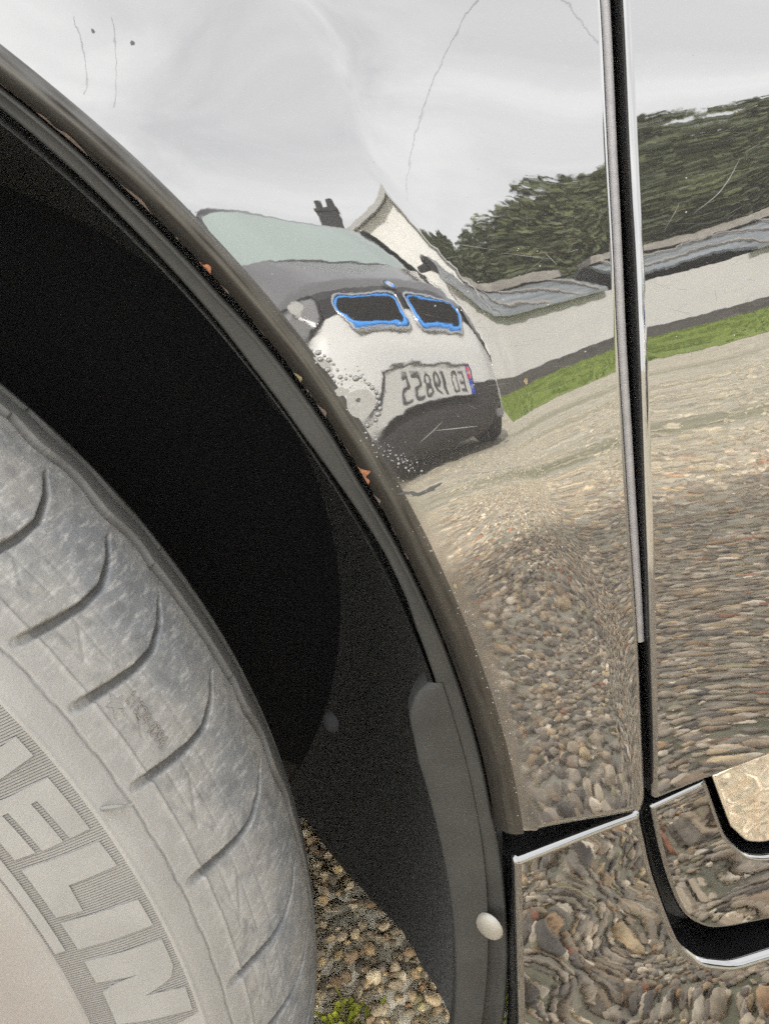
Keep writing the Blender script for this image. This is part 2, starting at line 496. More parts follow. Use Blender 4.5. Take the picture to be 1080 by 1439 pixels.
def stones(name, sub, boxes, parent=None, variants=14, mix=(1.68, 1.49, 1.28)):
    v0, f0 = ico(sub); shapes = []
    for k in range(variants):
        v = v0.copy()
        for _ in range(5):
            d = rng.normal(size=3); d /= np.linalg.norm(d); v += .16 * rng.normal() * np.sin(2.0 * (v @ d) + rng.uniform(0, 6))[:, None] * d
            c = rng.uniform(.62, .9); s_ = v @ d; v -= np.where(s_ > c, (s_ - c) * .8, 0)[:, None] * d     # a worn flat
        shapes.append(v)
    P, S_ = [], []
    for (x0, x1, y0, y1, dens, s0, s1) in boxes:
        n = int((x1 - x0) * (y1 - y0) * dens)
        P.append(np.stack([rng.uniform(x0, x1, n), rng.uniform(y0, y1, n)], 1)); S_.append(s0 * (s1 / s0) ** (rng.beta(1.3, 2.0, n)))
    P, S_ = np.concatenate(P), np.concatenate(S_); n = len(P); nv = len(v0)
    sh = np.array(shapes)[rng.integers(0, variants, n)]
    sc = np.stack([S_ * rng.uniform(.8, 1.3, n), S_ * rng.uniform(.7, 1.1, n), S_ * rng.uniform(.45, .8, n)], 1)
    q = sh * sc[:, None, :]
    a = rng.uniform(0, 6.28, n); t = rng.normal(0, .35, n)
    c, s = np.cos(t)[:, None], np.sin(t)[:, None]
    y, z = q[..., 1] * c - q[..., 2] * s, q[..., 1] * s + q[..., 2] * c
    c, s = np.cos(a)[:, None], np.sin(a)[:, None]
    x, y = q[..., 0] * c - y * s, q[..., 0] * s + y * c
    V = np.stack([x + P[:, 0:1], y + P[:, 1:2], z + (sc[:, 2] * rng.uniform(.15, .8, n))[:, None]], -1).reshape(-1, 3)
    F = (f0[None] + (np.arange(n) * nv)[:, None, None]).reshape(-1, 3)
    o = fast_mesh(name, V, F, 'stone', parent)
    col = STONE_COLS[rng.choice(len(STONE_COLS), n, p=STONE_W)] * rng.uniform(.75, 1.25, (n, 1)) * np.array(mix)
    tan = np.clip((-P[:, 1:2] - 1.35) / .5, 0, 1) * .75  # sunlit tan beyond the car's shadow edge, put into the stone colour
    col = col * (1 - tan) + tan * np.array([.58, .52, .39]) * rng.uniform(.8, 1.2, (n, 1))
    at = o.data.attributes.new('stone_col', 'FLOAT_COLOR', 'POINT')
    at.data.foreach_set('color', np.concatenate([np.repeat(col, nv, 0), np.ones((n * nv, 1))], 1).astype(np.float32).ravel())
    return tag(o, kind='stuff')


stones('gravel', 2, [(-.22, .60, -1.0, -.02, 11500, .0034, .0090)])
stones('gravel', 2, [(-.20, .12, .10, .62, 9500, .0032, .0085)], mix=(1.02, .86, .62))  # darker tint under the car: shade put into the stone colour
stones('gravel', 1, [(-.7, 1.3, -1.8, -.02, 11000, .0026, .0075), (-.9, 2.4, -3.2, -1.8, 1300, .004, .010)])

stones('gravel', 1, [(-.45, .5, -.02, 1.0, 9000, .002, .005)], mix=(1.02, .86, .62))  # small under-car stones, with the same painted-in shade

# moss tufts between the stones under the car
n = 60
mx_, my_ = rng.normal(-.098, .011, n), rng.normal(.226, .009, n); ma = rng.uniform(0, 6.28, n); mh = rng.uniform(.004, .009, n)
V = np.zeros((n, 4, 3)); dx, dy = np.cos(ma) * .0022, np.sin(ma) * .0022
lx, ly = rng.normal(0, .006, n), rng.normal(0, .006, n)
V[:, 0] = np.stack([mx_ - dx, my_ - dy, np.full(n, .003)], 1); V[:, 1] = np.stack([mx_ + dx, my_ + dy, np.full(n, .003)], 1)
V[:, 2] = np.stack([mx_ + dx * .7 + lx, my_ + dy * .7 + ly, mh], 1); V[:, 3] = np.stack([mx_ - dx * .7 + lx, my_ - dy * .7 + ly, mh], 1)
tag(fast_mesh('moss', V.reshape(-1, 3), np.arange(n * 4).reshape(-1, 4), 'moss', smooth=False), kind='stuff')

# ------------------------------------------------------------------ long low building behind the lawn
WY = -13.2
lb = empty('long_building', (7, WY, 0))
tag(lb, 'long low white building with dark plinth and blue-grey roof behind the lawn', 'building')
def wp(name, mat, a, b_, par=lb):
    q = MB(); q.box((a[0] - 7, a[1] - WY, a[2]), (b_[0] - 7, b_[1] - WY, b_[2])); return q.build(name, mat, par)
wp('wall', 'long_wall', (.8, WY - 6, .36), (24, WY, 2.0))
wp('plinth', 'plinth', (.78, WY - 6.02, 0), (24.02, WY + .02, .36))
def roof(x0, x1, hgt):
    q = MB(); e0, e1 = .28, 2.8
    pr = [(x0 - 7, e0, 1.98), (x0 - 7, e0, 2.06), (x0 - 7, -e1, hgt), (x0 - 7, -6.3, 2.06), (x0 - 7, -6.3, 1.98), (x0 - 7, -e1, hgt - .1)]
    q.prism(pr, (x1 - x0, 0, 0)); r_ = q.build('roof', 'roof_blue', lb)
    n_ = int((x1 - x0) / .42)
    c = MB()                                        # standing seams and ridge
    q2 = MB(); q2.box((x0 - 7.03, -e1 - .25, hgt - .16), (x1 - 6.97, -e1 + .62, hgt + .10)); q2.build('ridge_cap', 'ridge_tile', r_)
    for k in range(n_):
        xx = x0 - 7 + (k + .5) * (x1 - x0) / n_
        c.prism([(xx, e0, 2.062), (xx + .05, e0, 2.062), (xx + .05, -e1 + .6, hgt - .20), (xx, -e1 + .6, hgt - .20)], (0, 0, .05))
    c.build('seam', 'ridge_tile', r_)
roof(.6, 5.25, 3.35)
roof(5.9, 24.2, 3.55)

# ------------------------------------------------------------------ gabled house behind the white car
hs = empty('gabled_house', (.45, -15, 0))
tag(hs, 'cream gabled house with grey roof and black chimney behind the white car', 'house')
q = MB(); q.prism([(-3.2, 0, 0), (3.2, 0, 0), (3.2, 0, 2.75), (0, 0, 4.78), (-3.2, 0, 2.75)], (0, -8, 0)); q.build('gable_wall', 'house_wall', hs)
q = MB(); q.box((-12, -7.5, 0), (-3.2, -2.2, 3.1)); q.build('side_wall', 'house_wall', hs)
q = MB()
for s_ in (-1, 1):
    q.prism([(s_ * 3.75, .35, 2.40), (s_ * 3.75, .35, 2.56), (0, .35, 4.98), (0, .35, 4.82)], (0, -8.6, 0))
rf = q.build('roof', 'roof_dark', hs)
q = MB()
for s_ in (-1, 1):
    q.prism([(s_ * 3.77, .38, 2.36), (s_ * 3.77, .38, 2.58), (0, .38, 5.02), (0, .38, 4.80)], (0, -.05, 0))
q.build('barge_board', 'trim_grey', rf)
q = MB(); q.prism([(-12.4, -1.8, 2.95), (-12.4, -1.8, 3.1), (-12.4, -4.85, 4.25), (-12.4, -7.9, 3.1), (-12.4, -7.9, 2.95), (-12.4, -4.85, 4.1)], (10.6, 0, 0)); q.build('wing_roof', 'roof_dark', hs)
q = MB(); q.box((-3.52, -5.05, 3.9), (-2.92, -4.45, 5.35)); q.box((-3.56, -5.09, 5.35), (-2.88, -4.41, 5.47))
ch = q.build('chimney', 'chimney_black', hs)
for s_ in (-3.40, -3.04):
    q = MB(); q.tube([(s_, -4.7, 5.47), (s_, -4.7, 5.85)], .10); q.build('chimney_pot', 'chimney_black', ch)
for xx in (-1.6, .7):
    q = MB(); q.box((xx, .0, 1.0), (xx + .95, .06, 2.2)); w_ = q.build('window', 'trim_grey', hs)
    q = MB(); q.box((xx + .08, .06, 1.08), (xx + .87, .075, 2.12)); q.build('pane', 'side_glass', w_)

# ------------------------------------------------------------------ trees behind the building
nl = 34000
def crown_mesh(seed):
    r2 = np.random.default_rng(seed)
    d = r2.normal(size=(nl, 3)); d /= np.linalg.norm(d, axis=1)[:, None]
    rad = r2.uniform(.25, 1, nl) ** .4
    bumps = 1 + .16 * np.sin(5 * d[:, 0] + r2.uniform(0, 6)) * np.sin(4 * d[:, 1] + r2.uniform(0, 6)) + .13 * np.sin(9 * d[:, 2] + 7 * d[:, 0])
    c = d * (rad * bumps)[:, None] * np.array([1.75, 1.6, 3.3]); c[:, 2] += 3.9 + r2.uniform(-.3, .5)
    u = r2.normal(size=(nl, 3)); u /= np.linalg.norm(u, axis=1)[:, None]; w = np.cross(u, r2.normal(size=(nl, 3))); w /= np.linalg.norm(w, axis=1)[:, None]
    sz = r2.uniform(.05, .12, nl)[:, None]
    V = np.stack([c - u * sz, c + w * sz * .6, c + u * sz, c - w * sz * .6], 1).reshape(-1, 3)
    tone = np.clip(.45 + .28 * np.sin(2.3 * c[:, 0] + 1.7 * c[:, 2] + seed) + r2.normal(0, .2, nl), 0, 1)
    return V, tone
crowns = []
for sd_ in (1, 2, 3):
    V, tone = crown_mesh(sd_)
    o = fast_mesh('crown', V, np.arange(nl * 4).reshape(-1, 4), 'leaf', smooth=False)
    a_ = o.data.attributes.new('tone', 'FLOAT', 'POINT'); a_.data.foreach_set('value', np.repeat(tone, 4).astype(np.float32))
    crowns.append(o.data); bpy.data.objects.remove(o)
q = MB(); q.tube([(0, 0, 0), (.05, 0, 1.6), (-.04, .05, 3.4), (.03, 0, 5.6)], [.20, .15, .11, .04])
for k in range(6):
    a = k * 1.05; q.tube([(0, 0, 1.5 + k * .5), (math.cos(a) * .9, math.sin(a) * .9, 2.3 + k * .55)], [.07, .02], 6)
t0 = q.build('trunk', 'bark', None, True); trunk_me = t0.data; bpy.data.objects.remove(t0)
ti = 0
for row, (yy, sc0) in enumerate(((-20.3, 1.0), (-22.0, 1.06))):
    for k in range(12):
        x = 1.2 + k * 1.75 + row * .9 + random.uniform(-.3, .3)
        s_ = float(np.interp(x, [0, 6, 8, 9.2, 10.5, 14], [.76, .80, 1.02, 1.09, 1.27, 1.36])) * sc0 * random.uniform(.95, 1.05)
        t = empty('dense_tree', (x, yy + random.uniform(-.3, .3), 0), random.uniform(0, 6.28)); t.scale = (max(s_, .85), max(s_, .85), s_)
        tag(t, 'dark green bushy tree standing in the dense row behind the white building', 'tree', 'trees behind the white building')
        link(bpy.data.objects.new('crown', crowns[ti % 3]), t); link(bpy.data.objects.new('trunk', trunk_me), t); ti += 1

# ------------------------------------------------------------------ overhead cables
def cable(a, b_, label):
    a, b_ = Vector(a), Vector(b_); pts = []
    for k in range(25):
        t = -0.04 + 1.5 * k / 24; p = a.lerp(b_, t); p.z -= .10 * (1 - (2 * t - 1) ** 2); pts.append(p)
    q = MB(); q.tube(pts, .005, 6); o = q.build('overhead_cable', 'cable'); tag(o, label, 'cable', 'overhead cables across the sky')
cable((5.1, -10.0, 7.5), (4.35, -18.6, 7.5), 'thin overhead cable crossing the sky above the trees towards the house')
cable((-5.3, -11.6, 7.5), (-6.9, -13.9, 7.5), 'outer of two overhead cables reflected beside the wheel arch, nearer the arch edge')
cable((-4.5, -11.7, 7.5), (-6.4, -14.6, 7.5), 'inner of two overhead cables reflected beside the wheel arch, farther from the arch edge')

# ================================================================== white car parked opposite
wc = empty('white_car', (-.15, -3.0, 0), R(-30))
tag(wc, 'white electric car with grey bonnet and blue-edged grilles facing the black car', 'car')
PROF = np.array([(.10, .13, .78), (.03, .20, .82), (.0, .32, .84), (.0, .46, .86), (.02, .58, .86), (.06, .68, .85), (.12, .78, .83), (.25, .865, .80), (.5, .94, .76), (.80, 1.03, .76),
                 (.87, 1.06, .75), (1.15, 1.28, .69), (1.46, 1.49, .63), (1.60, 1.54, .57), (2.4, 1.58, .58), (3.2, 1.53, .57), (3.70, 1.36, .62), (3.90, .95, .80), (3.98, .6, .85), (3.95, .2, .82)])
def shell(t0_, t1_, s0=-1., s1=1., off=0., nt_=16, ns=25):
    """patch of the body skin: t = index along PROF, s = share of the half width"""
    ts_, ss = np.linspace(t0_, t1_, nt_), np.linspace(s0, s1, ns); idx = np.arange(len(PROF)); V = []
    for t in ts_:
        f, z, w = (np.interp(t, idx, PROF[:, k]) for k in range(3))
        a, b2 = max(t - .4, 0), min(t + .4, len(PROF) - 1)
        df, dz = np.interp(b2, idx, PROF[:, 0]) - np.interp(a, idx, PROF[:, 0]), np.interp(b2, idx, PROF[:, 1]) - np.interp(a, idx, PROF[:, 1])
        l = math.hypot(df, dz); nf, nz_ = -dz / l, df / l           # outward (front / up)
        amt = np.interp(t, [0, 5, 7, 9, 10, 12, 13, 16, 17, 19], [.34, .34, .26, .12, .22, .16, .09, .09, .16, .3])
        for s_ in ss:
            g_ = amt * (.35 * s_ ** 2 + .65 * abs(s_) ** 4) - off
            V.append((s_ * w, -(f - nf * g_), z - nz_ * g_))
    return np.array(V), grid_faces(nt_, ns)
def skin(name, mat, *a, par=wc, flip=True, **k):
    V, F = shell(*a, **k); return mesh_obj(name, V, F, mat, par, smooth=True)
skin('front_bumper', 'white_paint', 3.0, 5.2)
skin('lower_grille', 'matt_black', 0.0, 3.0)
skin('nose_band', 'gloss_black', 5.2, 6.4)
skin('bonnet', 'bonnet_grey', 6.4, 9.0, nt_=22)
skin('cowl', 'matt_black', 9.0, 10.0)
skin('windscreen', 'windscreen_glass', 10.0, 12.0, s0=-.93, s1=.93)
skin('pillar', 'gloss_black', 10.0, 12.0, s0=-1, s1=-.93, ns=4); skin('pillar', 'gloss_black', 10.0, 12.0, s0=.93, s1=1, ns=4)
skin('roof', 'gloss_black', 12.0, 16.0)
skin('tailgate', 'gloss_black', 16.0, 17.0); skin('rear_bumper', 'white_paint', 17.0, 19.0)
# white cheek panels that wrap the lower grille at its ends
for a_, b2 in ((-1, -.90), (.90, 1)):
    skin('bumper_cheek', 'white_paint', 1.7, 3.0, s0=a_, s1=b2, off=.006, ns=6)
# flanks with windows
for sg in (-1, 1):
    e = []
    for t in np.linspace(0, 19, 60):
        V, _ = shell(t, t, sg, sg, nt_=1, ns=1); e.append(V[0])
    e = np.array(e); V = []
    for p in e:
        lo = max(.20, min(p[2], .2)); sx_ = sg * .875
        V += [p, (sg * max(abs(p[0]), .80 if p[2] > 1 else .86) * (1 if p[2] < 1 else .93), p[1], min(p[2], .98)), (sx_, p[1], min(p[2], .62)), (sx_ * .97, p[1], .2)]
    F = grid_faces(len(e), 4)
    mesh_obj('side_panel', V, F, 'white_paint', wc, smooth=False)
    q = MB(); q.prism([(sg * .80, -1.15, 1.0), (sg * .80, -3.3, 1.05), (sg * .63, -3.1, 1.42), (sg * .625, -1.62, 1.46)], (sg * .012, 0, .004)); q.build('side_window', 'side_glass', wc)
    for fy in (-.75, -3.3):
        q = MB(); n_ = 28
        ring = [(math.cos(2 * math.pi * k / n_), math.sin(2 * math.pi * k / n_)) for k in range(n_)]
        q.prism([(sg * .72, fy + .34 * c_, .34 + .34 * s_) for c_, s_ in ring], (sg * .165, 0, 0)); w_ = q.build('wheel', 'matt_black', wc)
        q = MB(); q.prism([(sg * .886, fy + .24 * c_, .34 + .24 * s_) for c_, s_ in ring], (sg * .01, 0, 0)); q.build('rim', 'wheel_metal', w_)
    q = MB(); q.tube([(sg * .74, -1.05, 1.03), (sg * .88, -1.0, 1.08)], .03)
    n_ = 12
    V = [(sg * (.93 + .11 * math.cos(a)), -1.0 + .05 * math.sin(b2 * 1.0), 1.12 + .075 * math.sin(a)) for b2 in (-1.2, 1.2) for a in np.linspace(0, 2 * math.pi, n_, endpoint=False)]
    q.add(V, [tuple(range(n_)), tuple(range(n_, 2 * n_))[::-1]] + [(k, (k + 1) % n_, (k + 1) % n_ + n_, k + n_) for k in range(n_)])
    q.build('wing_mirror', 'gloss_black', wc)


def nose(s_, z, off=0.):
    """point of the front skin at lateral s, height z"""
    idx = np.arange(9); t = np.interp(z, PROF[:9, 1], idx); w = np.interp(t, idx, PROF[:9, 2]); V, _ = shell(t, t, s_ / w, s_ / w, off=off, nt_=1, ns=1)
    return Vector((s_, V[0][1], V[0][2]))


def rounded(pts, r, n=5):
    out_ = []; N_ = len(pts)
    for i in range(N_):
        p, a, b2 = (Vector(pts[j]) for j in (i, i - 1, (i + 1) % N_))
        rr = r[i] if hasattr(r, '__len__') else r
        if rr <= 0: out_.append(tuple(p)); continue
        u, w = (a - p).normalized(), (b2 - p).normalized(); ang = u.angle(w); d = min(rr / math.tan(ang / 2), .48 * (a - p).length, .48 * (b2 - p).length); rr2 = d * math.tan(ang / 2)
        c = p + (u + w).normalized() * rr2 / math.sin(ang / 2); a0 = p + u * d - c; a1 = p + w * d - c
        t0_ = math.atan2(a0.y, a0.x); dt = math.atan2(a0.x * a1.y - a0.y * a1.x, a0.dot(a1))
        out_ += [(c.x + rr2 * math.cos(t0_ + dt * k / n), c.y + rr2 * math.sin(t0_ + dt * k / n)) for k in range(n + 1)]
    return out_


for sg in (-1, 1):
    kp = [(sg * .026, .768), (sg * .40, .775), (sg * .44, .725), (sg * .36, .630), (sg * .026, .622)]
    kp = rounded(kp, [.035, .03, .035, .04, .035])
    inn = [nose(a, b2, .012) for a, b2 in kp]
    cen = nose(sg * .23, .70, .022)
    q = MB(); q.add([*inn, cen], [(i, (i + 1) % len(inn), len(inn)) for i in range(len(inn))]); kd = q.build('grille', 'mesh_black', wc)
    q = MB(); q.tube([nose(a, b2, .016) for a, b2 in kp], .006, 8, True); q.build('outer_rim', 'chrome', kd, True)
    ki = []
    cx, cz = np.mean([k[0] for k in kp]), np.mean([k[1] for k in kp])
    for a, b2 in kp: ki.append((cx + (a - cx) * .935, cz + (b2 - cz) * .80))
    q = MB(); q.tube([nose(a, b2, .014) for a, b2 in ki], [.010 if b2 < .70 else .0055 for a, b2 in ki], 8, True); q.build('blue_surround', 'bright_blue', kd, True)
    hl = rounded([(sg * .50, .80), (sg * .74, .835), (sg * .80, .76), (sg * .76, .69), (sg * .52, .69)], .035)
    hi = [nose(a, b2, .012) for a, b2 in hl]; cen = nose(sg * .65, .76, .03)
    q = MB(); q.add([*hi, cen], [(i, (i + 1) % len(hi), len(hi)) for i in range(len(hi))]); hd = q.build('headlight', 'light_glass', wc)
    q = MB(); q.tube([nose(a, b2, .014) for a, b2 in hl], .008, 6, True); q.build('lamp_rim', 'gloss_black', hd, True)
    c_ = nose(sg * .62, .765, .034)
    q = MB(); q.prism([c_ + Vector((.045 * math.cos(a), 0, .022 * math.sin(a))) for a in np.linspace(0, 2 * math.pi, 16, endpoint=False)], (0, -.02, 0)); q.build('lamp_highlight', 'plate_white', hd)  # white disc standing in for the highlight on the lens
    q = MB(); q.prism([(sg * .52, -.02, .245), (sg * .66, -.06, .25), (sg * .66, -.06, .29), (sg * .52, -.02, .295)], (0, .035, 0)); q.build('fog_light', 'light_glass', wc)

# number plate
pl = MB(); pl.prism([(a, .012, b2) for a, b2 in rounded([(-.285, .400), (.285, .400), (.285, .520), (-.285, .520)], .008)], (0, .014, 0))
plate = pl.build('number_plate', 'plate_white', wc)
pf = MB()
for a in ((-.285, .397, .285, .403), (-.285, .517, .285, .522), (-.289, .397, -.283, .522), (.283, .397, .289, .522)):
    pf.box((a[0], .010, a[1]), (a[2], .032, a[3]))
pf.build('plate_frame', 'matt_black', plate)
q = MB(); q.box((.244, .0275, .404), (.282, .0285, .516)); q.build('country_band', 'flag_blue', plate)
q = MB(); q.box((.248, .0287, .472), (.278, .0293, .508)); q.build('flag', 'flag_red', plate)
q = MB(); q.box((.266, .0294, .472), (.271, .0298, .508)); q.box((.248, .0294, .487), (.278, .0298, .493)); q.build('flag_cross', 'plate_white', plate)
v, f = text_faces('N', .032); mesh_obj('country_letter', [(.263 - a, .0290, .438 + b2) for a, b2 in v], f, 'plate_white', plate)
cx_ = .212
for chr_ in 'ED 19855':
    if chr_ == ' ': cx_ -= .034; continue
    v, f = text_faces(chr_, .098); v = np.array(v); wd_ = .017 if chr_ == '1' else .048; v[:, 0] *= wd_ / np.ptp(v[:, 0]); v[:, 1] *= .080 / np.ptp(v[:, 1])
    v -= .5 * (v.max(0) + v.min(0)); mesh_obj('character', [(cx_ - wd_ / 2 - a, .0290, .459 + b2) for a, b2 in v], f, 'ink', plate); cx_ -= wd_ + .013
# round badge on the bonnet edge
bc = nose(0, .815, .012); bn = Vector((0, .62, .78)).normalized(); bu = Vector((-1, 0, 0)); bw = bn.cross(bu)
def disc(r0, r1, a0, a1, o_, n_=20):
    V = []; F = []
    for k in range(n_ + 1):
        a = a0 + (a1 - a0) * k / n_; d = bu * math.cos(a) + bw * math.sin(a); V += [bc + d * r0 + bn * o_, bc + d * r1 + bn * o_]
    return V, [(2 * k, 2 * k + 1, 2 * k + 3, 2 * k + 2) for k in range(n_)]
bd = mesh_obj('badge', *disc(.0001, .042, 0, 2 * math.pi, .002, 28), 'chrome', wc)
mesh_obj('badge_ring', *disc(.026, .039, 0, 2 * math.pi, .003, 28), 'ink', bd)
for k in range(4):
    mesh_obj('badge_quarter', *disc(.0001, .025, k * math.pi / 2, (k + 1) * math.pi / 2, .003, 8), ('bright_blue', 'plate_white')[k % 2], bd)

# ================================================================== black car
bc_ = empty('black_car', (0, 0, 0))
tag(bc_, 'glossy black car with dusty front tyre and rust along the wheel arch edge', 'car')
SPL = {"A": [0.017928, 0.016653, 0.01671, 0.017001, 0.018536, 0.020559, 0.023127, 0.025795, 0.02778, 0.03027, 0.032097, 0.03664, 0.013692, 0.013493, 0.012977, 0.013202, 0.014152, 0.016417, 0.019097, 0.021457, 0.023781, 0.025735, 0.028237, 0.029534, 0.011068, 0.010069, 0.009571, 0.009119, 0.009973, 0.011883, 0.014907, 0.017642, 0.019229, 0.021613, 0.023715, 0.027051, 0.007832, 0.007491, 0.0063, 0.005568, 0.004518, 0.007565, 0.011857, 0.013076, 0.01519, 0.016918, 0.020117, 0.021041, 0.006902, 0.004671, 0.004105, 0.002529, 0.001324, -0.003059, 0.007974, 0.008531, 0.008891, 0.013701, 0.015902, 0.022335, 0.002496, 0.00376, 0.000983, 0.001141, -0.001305, 0.00062, 0.002824, 0.003609, 0.008338, 0.010389, 0.015492, 0.0149, 0.002215, -0.001122, -8.1e-05, -0.002294, -0.001724, -0.004875, -0.001203, 0.001726, 0.003322, 0.010831, 0.012064, 0.022641, -0.002143, -0.001559, -0.002794, -0.003748, -0.004758, -0.003699, -0.001049, -0.002729, 0.003537, 0.005844, 0.01219, 0.010167, -0.00202, -0.003834, -0.004672, -0.005506, -0.00656, -0.004747, -0.005454, -0.001172, -0.001074, 0.005609, 0.007073, 0.020366, -0.00881, -0.00478, -0.006179, -0.008493, -0.006683, -0.008303, -0.00018, -0.011123, 0.004033, -0.003668, 0.014223, -0.031412], "B": [-0.034095, -0.030457, -0.026543, -0.020986, -0.014763, -0.006768, 0.001057, 0.009025, 0.017041, 0.023425, -0.030717, -0.027297, -0.023492, -0.018858, -0.012635, -0.005544, 0.002477, 0.010213, 0.017513, 0.025635, -0.027274, -0.023811, -0.020614, -0.016316, -0.011312, -0.003923, 0.00345, 0.010912, 0.018753, 0.025508, -0.021537, -0.019586, -0.016885, -0.014065, -0.009117, -0.00315, 0.005677, 0.011889, 0.018248, 0.027196, -0.015286, -0.013494, -0.012113, -0.009238, -0.010685, -0.003348, 0.004517, 0.007582, 0.020056, 0.026867, -0.002665, -0.005466, -0.006689, -0.002188, -0.001843, 0.000407, 0.005361, 0.010121, 0.026067, 0.021532, 0.009018, 0.009482, 0.006478, -0.004322, -0.002786, -0.002534, 0.007034, 0.01766, 0.020366, 0.049113, 0.020247, 0.014216, 0.009279, 0.006686, 0.005834, 0.009145, -0.004582, -0.000177, 0.029597, -0.017984, -0.08054, 0.120363, 0.086743, -0.08206, -0.060528, -0.110297, 0.099341, 0.206387, -0.145808, 1.138662], "D": [0.004012, 0.008364, 0.001723, -0.004266, -0.00668, -0.003155, 0.005261, 0.011577, 0.025423, 0.021405, 0.017733, 0.004679, 0.000196, -0.003779, -0.002969, -0.002287, 0.004044, 0.014104, 0.022379, 0.038251, 0.011764, 0.010006, 0.000653, -0.003762, -0.002303, -0.001115, 0.006331, 0.012534, 0.025768, 0.027988, 0.015696, 0.003817, -0.004055, -0.00666, -0.005335, -0.005249, 0.000789, 0.015549, 0.022353, 0.043176, 0.001355, 0.002645, -0.005974, -0.008433, -0.006017, 0.000991, -0.005829, 0.008565, 0.028443, 0.009369, -0.0, -0.0, -0.0, -0.0, -0.0, -1e-06, 0.0, 0.0, 0.0, 0.0], "s": {"A": [-0.13, 0.313, 0.035, 10, 12], "B": [-0.13, 0.313, 0.045, 9, 10], "D": [0.05, 0.313, 0.045, 6, 10]}}


def _bs(t, i, d=0):
    x = t[:, None] - i[None, :]; a = np.abs(x); s = np.sign(x)
    if d == 0: return np.where(a < 1, (4 - 6 * a ** 2 + 3 * a ** 3) / 6, np.where(a < 2, (2 - np.minimum(a, 2)) ** 3 / 6, 0))
    return np.where(a < 1, s * (-12 * a + 9 * a ** 2) / 6, np.where(a < 2, -s * (2 - np.minimum(a, 2)) ** 2 / 2, 0))


def spline(w, x, z):
    """depth of a body panel at (x, z) and its slopes; levels off smoothly outside the measured patch"""
    x0, z0, k, nx, nz_ = SPL['s'][w]; c = np.array(SPL[w]).reshape(nx, nz_)
    xa, xb = x0, x0 + (nx - 3) * k - 1e-6; za, zb = z0, z0 + (nz_ - 3) * k - 1e-6
    xb = min(xb, .10 if w != 'D' else .14); zb = min(zb, .613)
    xc, zc = np.clip(x, xa, xb), np.clip(z, za, zb)
    u, v = (xc - x0) / k, (zc - z0) / k; i, j = np.arange(nx) - 1, np.arange(nz_) - 1
    bx, bz, dx, dz = _bs(u, i), _bs(v, j), _bs(u, i, 1) / k, _bs(v, j, 1) / k
    h = np.einsum('ni,ij,nj->n', bx, c, bz); hx = np.einsum('ni,ij,nj->n', dx, c, bz); hz = np.einsum('ni,ij,nj->n', bx, c, dz)
    ex, ez, Lx, Lz = x - xc, z - zc, .16, .25
    tx, tz = np.tanh(ex / Lx), np.tanh(ez / Lz)
    return h + hx * Lx * tx + hz * Lz * tz, hx * (1 - tx ** 2), hz * (1 - tz ** 2)


def h_fender(x, z):
    a, ax, az = spline('A', x, z); b, bx, bz = spline('B', x, z); d = (a - b) / 2; q = np.sqrt(d * d + .00015 ** 2); t = d / q
    far = np.clip((-.10 - x) / .05, 0, 1)           # well ahead of the crease only the flare counts
    t = t * (1 - far) + far; q = q * (1 - far) + d * far
    return (a + b) / 2 + q, (ax + bx) / 2 + t * (ax - bx) / 2, (az + bz) / 2 + t * (az - bz) / 2


def h_door(x, z): return spline('D', x, z)


def h_const(c, sx_=0., sz=0., x0=.05, z0=.30):
    return lambda x, z: (c + sx_ * (x - x0) + sz * (z - z0), np.full_like(x, sx_), np.full_like(x, sz))


def h_hollow(c, sz, k, x0, z0, ang):
    """slightly hollow panel: stretches what it mirrors along one direction"""
    dx, dz = math.cos(ang), math.sin(ang); Lh = .030

    def f(x, z):
        u = (x - x0) * dx + (z - z0) * dz; g_ = Lh * np.tanh(u / Lh)
        h = c + sz * (z - z0) - .5 * k * g_ ** 2; d = -k * g_ * (1 - np.tanh(u / Lh) ** 2)
        w = .00003 * np.sin(260 * (x * dz - z * dx) + 60 * x) ; wv = .00003 * np.cos(260 * (x * dz - z * dx) + 60 * x)
        return h + w, d * dx + wv * (260 * dz + 60), sz + d * dz - wv * 260 * dx
    return f


def resample(P, closed=True, fine=.0022, coarse=.02):
    out_ = []; n = len(P)
    for i in range(n if closed else n - 1):
        a, b = np.array(P[i]), np.array(P[(i + 1) % n]); l = np.linalg.norm(b - a)
        t = 0.
        while t < l - 1e-9:
            p = a + (b - a) * t / l; out_.append(p)
            near = -.075 < p[0] < .15 and .22 < p[1] < .60
            step = fine if near else coarse
            t += step if l - t > step * 1.5 else l
    return np.array(out_)


